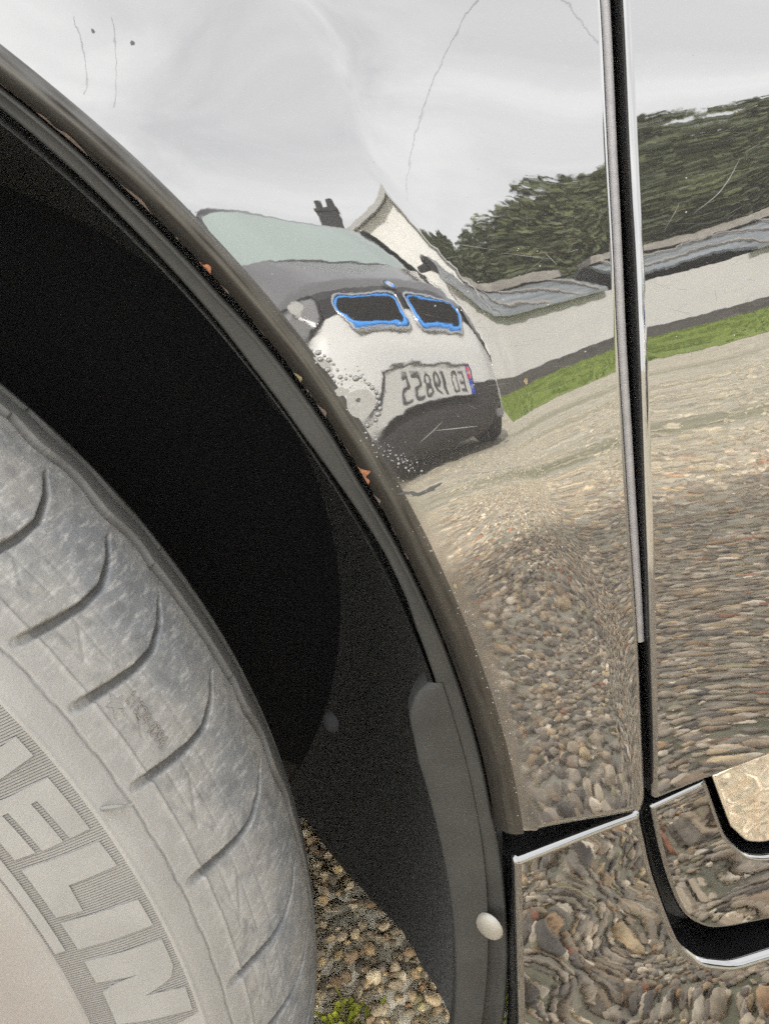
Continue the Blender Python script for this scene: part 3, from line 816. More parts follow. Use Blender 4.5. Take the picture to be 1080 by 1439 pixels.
def panel(name, P, rad, hfun, mat, parent, wall=.012, step=.003, K=6, grime=None):
    """a sheet panel with rolled edges: P dense CCW outline (x, z), rad radius per point"""
    n = len(P); rad = np.broadcast_to(np.asarray(rad, float), (n,)).copy()
    a, b = np.roll(P, 1, 0), np.roll(P, -1, 0)
    e1 = (P - a) / np.linalg.norm(P - a, axis=1)[:, None]; e2 = (b - P) / np.linalg.norm(b - P, axis=1)[:, None]
    n1, n2 = np.stack([e1[:, 1], -e1[:, 0]], 1), np.stack([e2[:, 1], -e2[:, 0]], 1)
    o = n1 + n2; o /= np.linalg.norm(o, axis=1)[:, None]; cs = np.maximum((o * n1).sum(1), .5)
    V, Nn = [], []

    def surf_n(x, z):
        h, hx, hz = hfun(x, z); q = np.stack([hx, -np.ones_like(hx), hz], 1); return h, q / np.linalg.norm(q, axis=1)[:, None]
    rings = []
    for k in range(-1, K + 1):
        t = max(k, 0) / K * math.pi / 2
        ins = rad * (1 - math.cos(t)); dep = rad * (1 - math.sin(t)) + (wall if k < 0 else 0)
        Q = P - o * (ins / cs)[:, None]; h, sn = surf_n(Q[:, 0], Q[:, 1])
        V.append(np.stack([Q[:, 0], h + dep, Q[:, 1]], 1))
        nn = sn * math.sin(t) + np.stack([o[:, 0], np.zeros(n), o[:, 1]], 1) * math.cos(t)
        if k == K: nn = sn
        Nn.append(nn / np.linalg.norm(nn, axis=1)[:, None]); rings.append(Q)
    F = []
    for k in range(K + 1):
        for i in range(n):
            j = (i + 1) % n; F.append((k * n + i, k * n + j, (k + 1) * n + j, (k + 1) * n + i))
    Q = rings[-1]
    # inner points
    xmin, zmin = Q.min(0); xmax, zmax = Q.max(0); pts = []
    def inside(G):
        r = np.zeros(len(G), bool); j = n - 1
        for i in range(n):
            xi, zi, xj, zj = *Q[i], *Q[j]
            c = ((zi > G[:, 1]) != (zj > G[:, 1])) & (G[:, 0] < (xj - xi) * (G[:, 1] - zi) / (zj - zi + 1e-15) + xi); r ^= c; j = i
        return r
    def add(x0, x1, z0, z1, st, excl=None):
        gx, gz = np.meshgrid(np.arange(x0, x1, st), np.arange(z0, z1, st)); G = np.stack([gx.ravel(), gz.ravel()], 1)
        G = G + np.random.default_rng(3).uniform(-.1, .1, G.shape) * st
        if excl is not None: G = G[~((G[:, 0] > excl[0]) & (G[:, 0] < excl[1]) & (G[:, 1] > excl[2]) & (G[:, 1] < excl[3]))]
        G = G[inside(G)]
        if len(G) == 0: return
        keep = np.ones(len(G), bool)
        for s0 in range(0, len(G), 2000):
            d = np.min(((G[s0:s0 + 2000, None, :] - Q[None]) ** 2).sum(2), 1); keep[s0:s0 + 2000] = d > (st * .55) ** 2
        pts.append(G[keep])
    fx0, fx1, fz0, fz1 = max(xmin, -.075), min(xmax, .15), max(zmin, .22), min(zmax, .60)
    add(fx0, fx1, fz0, fz1, step); add(xmin, xmax, zmin, zmax, .022, (fx0 - step, fx1 + step, fz0 - step, fz1 + step))
    I = np.concatenate(pts) if pts else np.zeros((0, 2))
    allp = [Vector(p) for p in np.concatenate([Q, I])]
    r = delaunay_2d_cdt(allp, [], [list(range(n))], 1, 1e-7)
    base = (K + 1) * n; tri = r[2]; vv = np.array([p[:] for p in r[0]]); orig = r[3]
    mp_ = {}; extra = []
    for i, og in enumerate(orig):
        idx = [q for q in og if q < n]
        if idx: mp_[i] = base + idx[0]
        else: mp_[i] = base + n + len(extra); extra.append(vv[i])
    extra = np.array(extra) if extra else np.zeros((0, 2))
    if len(extra):
        h, sn = surf_n(extra[:, 0], extra[:, 1]); V.append(np.stack([extra[:, 0], h, extra[:, 1]], 1)); Nn.append(sn)
    F += [tuple(mp_[i] for i in t) for t in tri if len({mp_[i] for i in t}) == 3]
    V, Nn = np.concatenate(V), np.concatenate(Nn)
    o_ = mesh_obj(name, V, F, mat, parent, normals=Nn)
    at = o_.data.attributes.new('grime', 'FLOAT', 'POINT')
    at.data.foreach_set('value', (grime(V) if grime else np.zeros(len(V))).astype(np.float32))
    return o_


# ------------------------------------------------------------------ wheel arch outline
AX, AZ = -.3328, .3514
TH = np.array([-40, -20, -1.8, .9, 4.3, 6.8, 11.2, 13.4, 16.3, 17.9, 20.2, 22.3, 24.0, 26.0, 28.3, 30.5, 32.7, 34.9, 37.6, 39.7, 60, 180])
RE = np.array([.3565, .3545, .3522, .3526, .3527, .3528, .3530, .3533, .3539, .3541, .3543, .3544, .3544, .3544, .3541, .3539, .3538, .3535, .3530, .3530, .353, .353])
kern = np.hanning(41); kern /= kern.sum()
_tt = np.linspace(-60, 200, 1301); _rr = np.convolve(np.pad(np.interp(_tt, TH, RE), 20, 'edge'), kern, 'valid')
def r_edge(th): return np.interp(th, _tt, _rr)
def arch_pt(th, r): a = np.radians(th); return np.stack([AX + r * np.cos(a), AZ + r * np.sin(a)], -1)
LIP = .0075
th_arch = np.concatenate([np.arange(178, 60, -2.5), np.arange(60, -2.3, -.4)])
arch_in = arch_pt(th_arch, r_edge(th_arch) + LIP)
E1 = [(.0666, .3364), (.0689, .3706), (.0705, .3946), (.0725, .4343), (.0759, .4832), (.0811, .5263), (.0865, .5639), (.098, .66), (.108, .79)]
def smooth_line(P, n=4):
    P = np.array(P); t = np.arange(len(P)); tt = np.linspace(0, len(P) - 1, (len(P) - 1) * 8 + 1)
    q = np.stack([np.interp(tt, t, P[:, k]) for k in (0, 1)], 1)
    for _ in range(n): q[1:-1] = .25 * q[:-2] + .5 * q[1:-1] + .25 * q[2:]
    return [tuple(p) for p in q]
E1s = smooth_line(E1)
bottom = rounded([tuple(arch_in[-1]), (arch_in[-1][0] + .004, .3362), (.0420, .3360), (.0652, .3349), (.0668, .3375)], [0, .002, 0, .0022, 0])
outl = [tuple(p) for p in bottom[:-1]] + E1s[1:] + [(.09, .80), (-.3, .82), (-.80, .74), (-.88, .60), (-.90, .36)] + [tuple(p) for p in arch_in[:-1]]
Pf = resample(outl)
dist = np.hypot(Pf[:, 0] - AX, Pf[:, 1] - AZ) - r_edge(np.degrees(np.arctan2(Pf[:, 1] - AZ, Pf[:, 0] - AX))) - LIP
rad = np.where(dist < .0006, 0.0, np.where(Pf[:, 1] < .3372, .0042, .0017))
rad = np.where((dist >= .0006) & (dist < .006), np.minimum(rad, dist * .8), rad)
for _ in range(3): rad = np.where(rad > 0, .25 * np.roll(rad, 1) + .5 * rad + .25 * np.roll(rad, -1), rad)


def fender_grime(V):
    th = np.degrees(np.arctan2(V[:, 2] - AZ, V[:, 0] - AX)); d = np.hypot(V[:, 0] - AX, V[:, 2] - AZ) - r_edge(th) - LIP
    low = np.clip((26 - th) / 14, 0, 1)
    g_ = np.exp(-np.maximum(d, 0) / .0020) * (.36 * low) + .06 * np.exp(-np.maximum(d, 0) / .006) * np.clip((20 - th) / 10, 0, 1)
    return np.clip(g_, 0, 1)


fender = panel('fender', Pf, rad, h_fender, BLACK, bc_, grime=fender_grime)

# rolled lip of the arch: continues the fender's surface round the edge and into the wheel well
ths = np.concatenate([np.arange(-2.2, 50, .25), np.arange(50, 179, 2.0)])
K = 10
rows, nrm = [], []
re = r_edge(ths)
base2 = arch_pt(ths, re + LIP); hb, hbx, hbz = h_fender(base2[:, 0], base2[:, 1])
sn = np.stack([hbx, -np.ones_like(hbx), hbz], 1); sn /= np.linalg.norm(sn, axis=1)[:, None]
inw = np.stack([-np.cos(np.radians(ths)), np.zeros(len(ths)), -np.sin(np.radians(ths))], 1)
for k in range(K + 4):
    if k <= K:
        t = k / K * math.pi / 2; rr_ = re + LIP * (1 - math.sin(t)); dp = LIP * (1 - math.cos(t)); nn = sn * math.cos(t) + inw * math.sin(t)
    else:
        rr_ = re + .0004 * (k - K); dp = np.full(len(ths), LIP + .0045 * (k - K)); nn = inw
    p2 = arch_pt(ths, rr_); rows.append(np.stack([p2[:, 0], hb + dp, p2[:, 1]], 1)); nrm.append(nn / np.linalg.norm(nn, axis=1)[:, None])
V = np.stack(rows, 1).reshape(-1, 3); Nn = np.stack(nrm, 1).reshape(-1, 3)
lip = mesh_obj('arch_lip', V, grid_faces(len(ths), K + 4), LIPP, bc_, normals=Nn)
kk = np.tile(np.arange(K + 4), len(ths)); tg = np.repeat(ths, K + 4)
sr = np.random.default_rng(21); stk = sr.uniform(.55, 1.1, K + 4); ph_ = sr.uniform(0, 6, K + 4)
gv = np.clip(.62 + .05 * kk, 0, 1) * stk[kk] * (1 + .18 * np.sin(tg * .9 + ph_[kk]) + .12 * np.sin(tg * 2.7 + 2 * ph_[kk])) * np.interp(tg, [-3, 15, 28, 40], [1, 1, .95, 1]) * np.clip((kk + 1.2) / 1.8, .5, 1) * 1.5
uvl = lip.data.uv_layers.new(name='arc'); uvv = np.stack([np.radians(tg) * .353, kk * .0012], -1)
uvl.data.foreach_set('uv', uvv[grid_faces(len(ths), K + 4).ravel()].astype(np.float32).ravel())
at = lip.data.attributes.new('grime', 'FLOAT', 'POINT'); at.data.foreach_set('value', np.clip(gv, 0, 1.9).astype(np.float32))


def h_ridge(th):
    p = arch_pt(np.atleast_1d(np.asarray(th, float)), r_edge(np.atleast_1d(th)) + LIP); return h_fender(p[:, 0], p[:, 1])[0]


# ------------------------------------------------------------------ front door
E2 = [(.0703, .3338), (.0732, .3942), (.0763, .4334), (.0808, .4821), (.0856, .5253), (.0911, .563), (.103, .66), (.112, .79), (.113, .93)]
E2s = smooth_line(E2)
arc = [(1.95 + .36 * math.cos(a), .33 + .36 * math.sin(a)) for a in np.linspace(math.pi - .10, .45 * math.pi, 22)]
dP = rounded([(.0703, .3338), (.0925, .3377), (.1111, .3420), (.22, .358), (.50, .372), (1.28, .375), (1.28, .94), (.113, .93)], [.002, 0, 0, 0, 0, .02, .02, .01])
# replace the straight front edge by the measured one
dP = [p for p in dP if not (p[0] < .118 and p[1] > .40)]
dP = dP + E2s[::-1][1:-1] if True else dP
Pd = resample(dP)
rd = np.where(Pd[:, 1] < .3425, .0024, .0019)
door = panel('front_door', Pd, .0020, h_door, BLACK, bc_)
qP = rounded([(1.284, .375), (1.592, .365)] + arc + [(2.55, .70), (2.50, .93), (1.284, .94)], [.01, 0] + [0] * len(arc) + [.05, .05, .02])
rear = panel('rear_quarter_panel', resample(qP), .002, h_door, BLACK, bc_, step=.02)

# grey seal strip seen in the gap and the dark pillar behind it
sl_top = smooth_line([(.0712, .3950), (.0735, .4343), (.0769, .4832), (.0821, .5263), (.0875, .5639), (.099, .66), (.109, .79)])
V, F = [], []
for i, (x, z) in enumerate(sl_top):
    h = float(h_fender(np.array([x]), np.array([z]))[0][0])
    for (dx, dy) in ((-.0030, .0062), (-.0008, .0030), (.0006, .0024), (.0017, .0026), (.0020, .0034), (.0020, .009)): V.append((x + dx, h + dy, z))
mesh_obj('gap_seal', V, grid_faces(len(sl_top), 6), 'seal_grey', bc_, smooth=True)
V = []
for z in np.linspace(.19, .79, 40):
    xg = float(np.interp(z, [.19, .334, .394, .482, .526, .564, .66, .79], [.068, .068, .072, .0783, .0833, .0888, .1005, .110]))
    for dx in (-.016, -.006, .006, .016):
        V.append((xg + dx, max(.0145, float(h_fender(np.array([xg + dx]), np.array([z]))[0][0]) + .0135), z))
mesh_obj('door_pillar', V, grid_faces(40, 4), 'void_black', bc_, smooth=True)
q = MB(); q.box((.012, .0185, .15), (.060, .03, .36)); q.build('sill_end', 'void_black', bc_)

# ------------------------------------------------------------------ sill below the fender, with its notch and cover
notch = [(.0678, .3291), (.0682, .3042), (.0703, .2885), (.0728, .2754), (.0789, .2674), (.0893, .2631), (.1061, .2642)]
arch_low = [(.0221, .3244), (.0170, .2928), (.0109, .2551), (.003, .222), (-.004, .195), (-.008, .15)]
sP = smooth_line(arch_low)[::-1]          # going up the left edge would be clockwise; reversed below
sill_out = [(-.008, .15), (.6, .15), (1.30, .15), (1.30, .30), (.6, .285), (.25, .275)] + smooth_line(notch)[::-1] + [(.0221, .3246)] + smooth_line(arch_low)[1:-1]
sill_out = rounded(sill_out, [.001] + [0] * 4 + [.004] + [0] * (len(smooth_line(notch)) - 1) + [.0018] + [.0018] + [0] * (len(smooth_line(arch_low)) - 2)) if False else sill_out
Ps = resample(sill_out)
sill = panel('sill_panel', Ps, .0028, h_hollow(.0035, .10, 6.0, .046, .293, -.55), SILLP, bc_, wall=.016)
at = sill.data.attributes['grime']
cP = [(.0700, .3318), (.0704, .3172), (.0721, .2983), (.0755, .2842), (.0836, .2760), (.0922, .2738), (.1066, .2726)]
cov_top = [(.25, .3520), (.13, .3432), (.1111, .3396), (.0915, .3356), (.0712, .3318)]
cP = smooth_line(cP, 10) + [(.13, .2735), (.25, .280), (.6, .292), (1.28, .305), (1.28, .362), (.5, .366)] + cov_top
acc = rounded([(.0925, .3352), (.0943, .3253), (.0970, .3124), (.1022, .3044), (.1084, .3018), (.16, .303), (.26, .310), (.26, .3515), (.13, .3427), (.1111, .3390)], [.0012, .004, .004, .006, .01, 0, .005, .005, 0, 0])
# the cover's outline leaves a bay for the silver strip
bay = [(.2630, .3530), (.2630, .3070), (.16, .3000), (.1084, .2988), (.1008, .3017), (.0945, .3107), (.0918, .3250), (.0905, .3330), (.0898, .3353)]
cP2 = smooth_line(cP[:49] if False else [(.0700, .3318), (.0704, .3172), (.0721, .2983), (.0755, .2842), (.0836, .2760), (.0922, .2738), (.1066, .2726)], 10) + [(.13, .2735), (.25, .280), (.6, .292), (1.28, .305), (1.28, .362), (.5, .366), (.266, .3535)] + smooth_line(bay, 6) + [(.0712, .3318)]
cover = panel('sill_cover', resample(cP2), .0017, h_hollow(.0045, .05, 3.5, .100, .305, .15), COVERP, bc_, wall=.012)
accent = panel('accent_strip', resample(acc), .0016, h_const(.0040, .05, .05), ACCENT, cover, wall=.01)
q = MB(); q.box((.018, .028, .15), (1.3, .05, .34)); q.build('sill_core', 'void_black', bc_)

# ------------------------------------------------------------------ wheel well: grey flange, felt liner, mud flap, rivet, bolt
def strip_obj(name, mat, ths_, prof, parent, thick=0.):
    """sweep along the arch: prof(th) -> list of (radius, depth below the ridge)"""
    V = []
    for t in ths_:
        h = float(h_ridge(t)[0])
        for (r, d) in prof(t):
            p = arch_pt(t, r); V.append((p[0], h + d, p[1]))
    m_ = len(prof(ths_[0])); return mesh_obj(name, V, grid_faces(len(ths_), m_), mat, parent, smooth=True)


FI = (np.array([-40, 4, 6.9, 10.2, 11.8, 14.3, 16.2, 18.3, 20.9, 24.8, 27.1, 31.9, 37.5, 60]), np.array([.3455, .3455, .3459, .3467, .3477, .3481, .3476, .3468, .3460, .3460, .3466, .3472, .3480, .349]))
GI = (np.array([-40, -18, -12, -9.4, -5.7, -2.2, 4.1, 10, 14.7, 18.1, 20.5, 23.8, 25.9, 28.0, 32.6, 36, 60]), np.array([.360, .3570, .3553, .3543, .3534, .3522, .3524, .3526, .3526, .3523, .3530, .3530, .3529, .3521, .3521, .3526, .3526]))
ths2 = np.concatenate([np.arange(-38, 50, .4), np.arange(50, 179, 3.)])
def fl_prof(t):
    ro, ri = np.interp(t, *GI), np.interp(t, *FI); m_ = ro * .62 + ri * .38
    return [(ro - .004, .0135), (ro - .0004, .0106), (ro, .0101), (ro - .0003, .0093), (ro - .0013, .0088), (ro - .0018, .0094), (m_, .0099), (ri + .0008, .0105), (ri, .0112), (ri, .030)]
flange = strip_obj('liner_flange', 'grey_plastic', ths2, fl_prof, bc_)
yy = [.012, .018, .025, .035, .05, .07, .09, .11, .13, .155, .18, .205, .23, .26, .30, .335]
RR = [.3450, .3452, .3455, .346, .3465, .3475, .3485, .349, .349, .348, .347, .345, .340, .333, .325, .310]
zc_ = [.19, .205, .220, .222, .216, .205, .193, .185, .176, .164, .152, .143, .137, .133, .128, .122]
V = []
tl = np.linspace(0, 1, 150)
fr = np.random.default_rng(5)
for i, (y, r0, zb) in enumerate(zip(yy, RR, zc_)):
    t_lo = -math.degrees(math.asin((AZ - zb) / r0))
    for u in tl:
        t = t_lo + (178 - t_lo) * u ** 1.25; h = float(h_ridge(max(t, -2.))[0]) if i < 5 else .004
        r = r0
        if i > 2: r += - .005 * math.exp(-((t - (-2 + y * 60)) / 3.2) ** 2) * min(1, max(0, (y - .06) / .05))
        p = arch_pt(t, r); V.append((p[0], max(y, h + .0105 + .004 * i) if i < 5 else y, p[1]))
liner = mesh_obj('wheel_liner', V, grid_faces(len(yy), len(tl))[:, ::-1], 'felt', bc_, smooth=True)
# inner wall of the well
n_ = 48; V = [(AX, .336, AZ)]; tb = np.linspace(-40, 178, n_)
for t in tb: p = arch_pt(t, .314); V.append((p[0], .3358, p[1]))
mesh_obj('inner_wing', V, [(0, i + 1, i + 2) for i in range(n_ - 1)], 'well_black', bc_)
# suspension strut and hub carrier deep in the well
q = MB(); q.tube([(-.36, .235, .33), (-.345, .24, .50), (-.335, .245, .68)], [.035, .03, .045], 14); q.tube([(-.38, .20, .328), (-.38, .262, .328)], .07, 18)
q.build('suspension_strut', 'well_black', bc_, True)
# rubber mud flap over the lower end of the felt
PO = (np.array([-38, -16.9, -8.6, -2.4, 2.1, 6.0, 7.0]), np.array([.341, .3377, .3353, .3335, .3327, .3345, .336]))
V = []; tf = np.concatenate([np.arange(-38, 6., .5), [6.2, 6.45, 6.65, 6.8]])
top = 6.85
for t in tf:
    ri = np.interp(t, *PO); ro = np.interp(t, *FI) + .0012
    e = max(0., (t - 4.6) / (top - 4.6)); rc = .5 * (ri + ro); w = math.sqrt(max(0, 1 - e * e)); ri, = (ro - (ro - ri) * (w * .85 + .15 if e > 0 else 1),)
    h = float(h_ridge(max(t, -2.2))[0])
    for (r, d) in ((ri + .0004, .020), (ri, .0135), (ri + .0006, .0128), (ri * .6 + ro * .4, .0118), (ro, .0100), (ro + .0005, .0100)):
        p = arch_pt(t, r); V.append((p[0], h + d, p[1]))
flap = mesh_obj('mud_flap', V, grid_faces(len(tf), 6), 'grey_plastic', bc_, smooth=True)

def dome(c, nrm_, r, hgt, nseg=14, nr=4, sx=1., up=Vector((0, 0, 1))):
    c, nrm_ = Vector(c), Vector(nrm_).normalized(); u = nrm_.cross(up).normalized(); w = u.cross(nrm_); V = [c + nrm_ * hgt]; F = []
    for k in range(1, nr + 1):
        a = k / nr * math.pi / 2
        for i in range(nseg):
            b = 2 * math.pi * i / nseg; V.append(c + nrm_ * hgt * math.cos(a) + (u * math.cos(b) * sx + w * math.sin(b)) * r * math.sin(a))
    F += [(0, 1 + i, 1 + (i + 1) % nseg) for i in range(nseg)]
    for k in range(nr - 1):
        F += [(1 + k * nseg + i, 1 + (k + 1) * nseg + i, 1 + (k + 1) * nseg + (i + 1) % nseg, 1 + k * nseg + (i + 1) % nseg) for i in range(nseg)]
    return V, F


p = arch_pt(-9.3, .3478)
h = float(h_ridge(-2.)[0])
mesh_obj('push_rivet', *dome((p[0] - .0005, h + .0088, p[1]), (-.62, -.76, .12), .0053, .0018, 20, 5), 'rivet', flange, smooth=True)
mesh_obj('liner_bolt', *dome((-.0300, .068, .352), (-.8, -.6, .2), .0045, .003, 10, 3), 'well_black', liner, smooth=True)

# ------------------------------------------------------------------ front tyre
XC, ZC = -.38, .328
PR = np.array([(.190, .020), (.192, .006), (.215, -.006), (.245, -.017), (.268, -.0195), (.285, -.0165), (.2985, -.0115), (.3075, .003), (.313, .012), (.319, .0225), (.324, .034), (.3275, .048), (.3280, .058), (.3270, .068),
               (.3238, .080), (.3150, .098), (.304, .118), (.291, .136), (.276, .150), (.260, .160), (.245, .166), (.225, .165), (.19, .155)])
PR0 = PR[1:]
S0 = np.r_[0, np.cumsum(np.hypot(*np.diff(np.array([(.190, .012), *map(tuple, PR0[1:])]), axis=0).T))]
S0 = S0.copy()
_t = np.linspace(0, S0[-1], 3000); PB = np.array([(.190, .012), *map(tuple, PR0[1:])])
_p = np.stack([np.interp(_t, S0, PB[:, k]) for k in (0, 1)], 1)
_k = np.hanning(91); _k /= _k.sum(); _ps = np.stack([np.convolve(np.pad(_p[:, k], 45, 'edge'), _k, 'valid') for k in (0, 1)], 1)


def tyre_pt(th, s, off=0.):
    """point on the tyre: angle (deg), profile length (m), offset along the outward normal"""
    r, y = np.interp(s, _t, _ps[:, 0]), np.interp(s, _t, _ps[:, 1])
    dr, dy = np.interp(s + .001, _t, _ps[:, 0]) - np.interp(s - .001, _t, _ps[:, 0]), np.interp(s + .001, _t, _ps[:, 1]) - np.interp(s - .001, _t, _ps[:, 1])
    l = np.hypot(dr, dy) + 1e-12; nr, ny = dy / l, -dr / l
    r, y = r + nr * off, y + ny * off; a = np.radians(th)
    return np.stack([XC + r * np.cos(a), y + 0 * a, ZC + r * np.sin(a)], -1)


GC = [26.6, 21.86, 17.32, 11.66, 4.63, -3.32, -9.0, -14.6, 32.0, 37.0]       # sipes across the shoulder
GP = np.array([(0.15, .1295), (0, .1315), (-.50, .142), (-.85, .152), (-.82, .161), (-.1, .170), (.75, .1765), (1.0, .180)])
def seg_dist(x, y, P):
    best = np.full(x.shape, 9.); par = np.zeros(x.shape)
    for i in range(len(P) - 1):
        (ax, ay), (bx_, by_) = P[i], P[i + 1]; dx, dy = bx_ - ax, by_ - ay; t = np.clip(((x - ax) * dx + (y - ay) * dy) / (dx * dx + dy * dy), 0, 1)
        d = np.hypot(x - ax - t * dx, y - ay - t * dy); m_ = d < best; best = np.where(m_, d, best); par = np.where(m_, (i + t) / (len(P) - 1), par)
    return best, par


def tyre_disp(th, s):
    d = np.zeros(th.shape); gm = np.zeros(th.shape)
    for gth in GC:
        m_ = np.abs(th - gth) < 2.6
        if not m_.any(): continue
        P = np.stack([np.radians(GP[:, 0]) * .317, GP[:, 1]], 1)
        q_, par = seg_dist(np.radians(th[m_] - gth) * .317, s[m_], P)
        wd = np.interp(par, [0, .15, .45, .75, 1], [.0014, .0016, .0013, .0009, .0002]); dp = np.interp(par, [0, .12, .2, .6, .85, 1], [.0006, .0012, .0022, .0024, .0015, 0])
        g_ = np.clip((1.2 - q_ / wd) * 2.0, 0, 1); d[m_] -= g_ * dp; gm[m_] = np.maximum(gm[m_], g_ * np.interp(par, [0, .15, .22, .8, 1], [.15, .25, .75, .8, .2]))
    def ring(s0, w, dep): return -dep * np.exp(-((s - s0) / w) ** 2)
    wob = .0006 * np.sin(th * 1.9) + .0003 * np.sin(th * 5.3)
    d += ring(.126 + wob * .3, .00035, .0006) + .00055 * np.exp(-((s - .1345 - wob * .2) / .0005) ** 2) + .00045 * np.exp(-((s - .1166) / .0006) ** 2) + .0004 * np.exp(-((s - .0866) / .0007) ** 2)
    gm = np.maximum(gm, .55 * np.exp(-((s - .126 - wob * .3) / .0004) ** 2)); gm = np.maximum(gm, .30 * np.exp(-((s - .1352) / .0004) ** 2))
    # fine mould lines between the sipes
    ph = np.interp(th, sorted(GC), np.arange(len(GC))); fr_ = ph - np.floor(ph)
    l1 = np.exp(-((s - .1405) / .00045) ** 2) * (fr_ > .38); l2 = np.exp(-((s - .1465) / .0004) ** 2) * ((fr_ > .1) & (fr_ < .85)); l3 = np.exp(-((s - .1535) / .0005) ** 2)
    dg = np.exp(-(((fr_ - .55) * 5.2 - (s - .144) * 300) / .22) ** 2) * ((s > .140) & (s < .147)); dg2 = np.exp(-(((fr_ - .25) * 5.2 + (s - .144) * 300) / .22) ** 2) * ((s > .137) & (s < .1455))
    d -= .00035 * np.maximum.reduce([l1, l2 * .8, l3 * .6, dg, dg2]); gm = np.maximum(gm, .22 * np.maximum.reduce([l1, l2, l3 * .7, dg]))
    # step where the shoulder meets the tread, channels between the ribs
    sw = .0014 * np.sin(th * 1.25) * (np.sin(th * .31) > -.2)
    for a_, b_, dep in ((.1840, .1895, .0032), (.2000, .2075, .0065), (.240, .250, .007), (.270, .280, .007), (.302, .309, .006)):
        c_ = np.clip((s - a_ - sw) / .0011, 0, 1) * np.clip((b_ + sw - s) / .0011, 0, 1); d -= dep * c_; gm = np.maximum(gm, c_ * (.5 if a_ < .19 else .8))
    return d, gm


tha = np.concatenate([np.arange(-16, 42, .09)])
sa = np.concatenate([np.arange(.0, .082, .003), np.arange(.082, .212, .00052), np.arange(.212, S0[-1] - .001, .003)])
thb = np.concatenate([np.arange(41.93, 344.2, 1.5), [343.999]])
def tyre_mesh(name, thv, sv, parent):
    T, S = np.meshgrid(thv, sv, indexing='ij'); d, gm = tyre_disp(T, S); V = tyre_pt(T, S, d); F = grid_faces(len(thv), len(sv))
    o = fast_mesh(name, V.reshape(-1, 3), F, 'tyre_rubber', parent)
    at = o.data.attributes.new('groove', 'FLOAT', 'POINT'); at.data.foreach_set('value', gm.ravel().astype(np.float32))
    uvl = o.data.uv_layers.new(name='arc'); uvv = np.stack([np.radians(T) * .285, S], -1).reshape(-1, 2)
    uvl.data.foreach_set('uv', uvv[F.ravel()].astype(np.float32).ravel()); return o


V1 = None
Ta, Sa = np.meshgrid(tha, sa, indexing='ij'); da, ga = tyre_disp(Ta, Sa)
tyre = tyre_mesh('tyre', tha, sa, bc_)
rest = tyre_mesh('tyre_rear_arc', thb, np.concatenate([np.arange(.0, .18, .006), np.arange(.18, S0[-1] - .001, .0035)]), tyre)


def tyre_patch(poly, lift, step=.0025, wall=.0004):
    """raised island on the sidewall: poly in (deg, s)"""
    P = np.array([(math.radians(a) * .29, b) for a, b in poly]); n = len(P); out_ = []
    for i in range(n):
        a, b = P[i], P[(i + 1) % n]; k = max(1, int(np.linalg.norm(b - a) / step)); out_ += [a + (b - a) * j / k for j in range(k)]
    Q = np.array(out_); gx, gy = np.meshgrid(np.arange(Q[:, 0].min(), Q[:, 0].max(), step), np.arange(Q[:, 1].min(), Q[:, 1].max(), step)); G = np.stack([gx.ravel(), gy.ravel()], 1)
    r = np.zeros(len(G), bool); j = len(Q) - 1
    for i in range(len(Q)):
        xi, zi, xj, zj = *Q[i], *Q[j]; r ^= ((zi > G[:, 1]) != (zj > G[:, 1])) & (G[:, 0] < (xj - xi) * (G[:, 1] - zi) / (zj - zi + 1e-15) + xi); j = i
    G = G[r]; G = G[np.min(((G[:, None] - Q[None]) ** 2).sum(2), 1) > (step * .5) ** 2] if len(G) else G
    res = delaunay_2d_cdt([Vector(p) for p in np.concatenate([Q, G])], [], [list(range(len(Q)))], 1, 1e-8)
    vv = np.array([p[:] for p in res[0]]); top_ = tyre_pt(np.degrees(vv[:, 0] / .29), vv[:, 1], lift); bot = tyre_pt(np.degrees(Q[:, 0] / .29), Q[:, 1], -wall)
    mp_ = {}
    for i, og in enumerate(res[3]):
        for q_ in og:
            if q_ < len(Q): mp_[q_] = i
    F = [tuple(t) for t in res[2]]; nb_ = len(vv)
    rim_ = tyre_pt(np.degrees(Q[:, 0] / .29), Q[:, 1], lift)
    V = np.concatenate([top_, rim_, bot]); m_ = len(Q)
    F += [(nb_ + i, nb_ + (i + 1) % m_, nb_ + m_ + (i + 1) % m_, nb_ + m_ + i) for i in range(m_)]
    return V, F


def letter(poly): mesh_obj('raised_letter', *tyre_patch(poly, .00038), 'tyre_letter', tyre)
A_, B_ = .0938, .1134          # inner and outer edge of the big lettering
def blk(t0_, w, pts): return [(t0_ - w * u, A_ + (B_ - A_) * v) for u, v in pts]
SH_E = [(0, 0), (0, 1), (1, 1), (1, .70), (.30, .70), (.30, .635), (1, .635), (1, .365), (.30, .365), (.30, .30), (1, .30), (1, 0)]
SH_H = [(0, 0), (0, 1), (.32, 1), (.32, .62), (.68, .62), (.68, 1), (1, 1), (1, 0), (.68, 0), (.68, .36), (.32, .36), (.32, 0)]
SH_C = [(.12, 0), (0, .14), (0, .86), (.12, 1), (1, 1), (1, .70), (.34, .70), (.34, .30), (1, .30), (1, 0)]
SH_M = [(0, 0), (0, 1), (.30, 1), (.5, .42), (.70, 1), (1, 1), (1, 0), (.76, 0), (.76, .60), (.58, 0), (.42, 0), (.24, .60), (.24, 0)]
letter([(16.35, .0938), (15.66, .1127), (11.89, .1131), (12.08, .1078), (14.95, .1072), (15.0, .1056), (12.15, .1061), (12.34, .1007), (15.28, .1001), (15.33, .0985), (12.45, .0990), (12.68, .0938)])
letter([(11.95, .0936), (10.97, .1131), (9.15, .1135), (9.69, .1009), (7.8, .1003), (8.19, .0936)])
letter([(7.76, .0938), (6.61, .1135), (4.66, .1137), (5.62, .0940)])
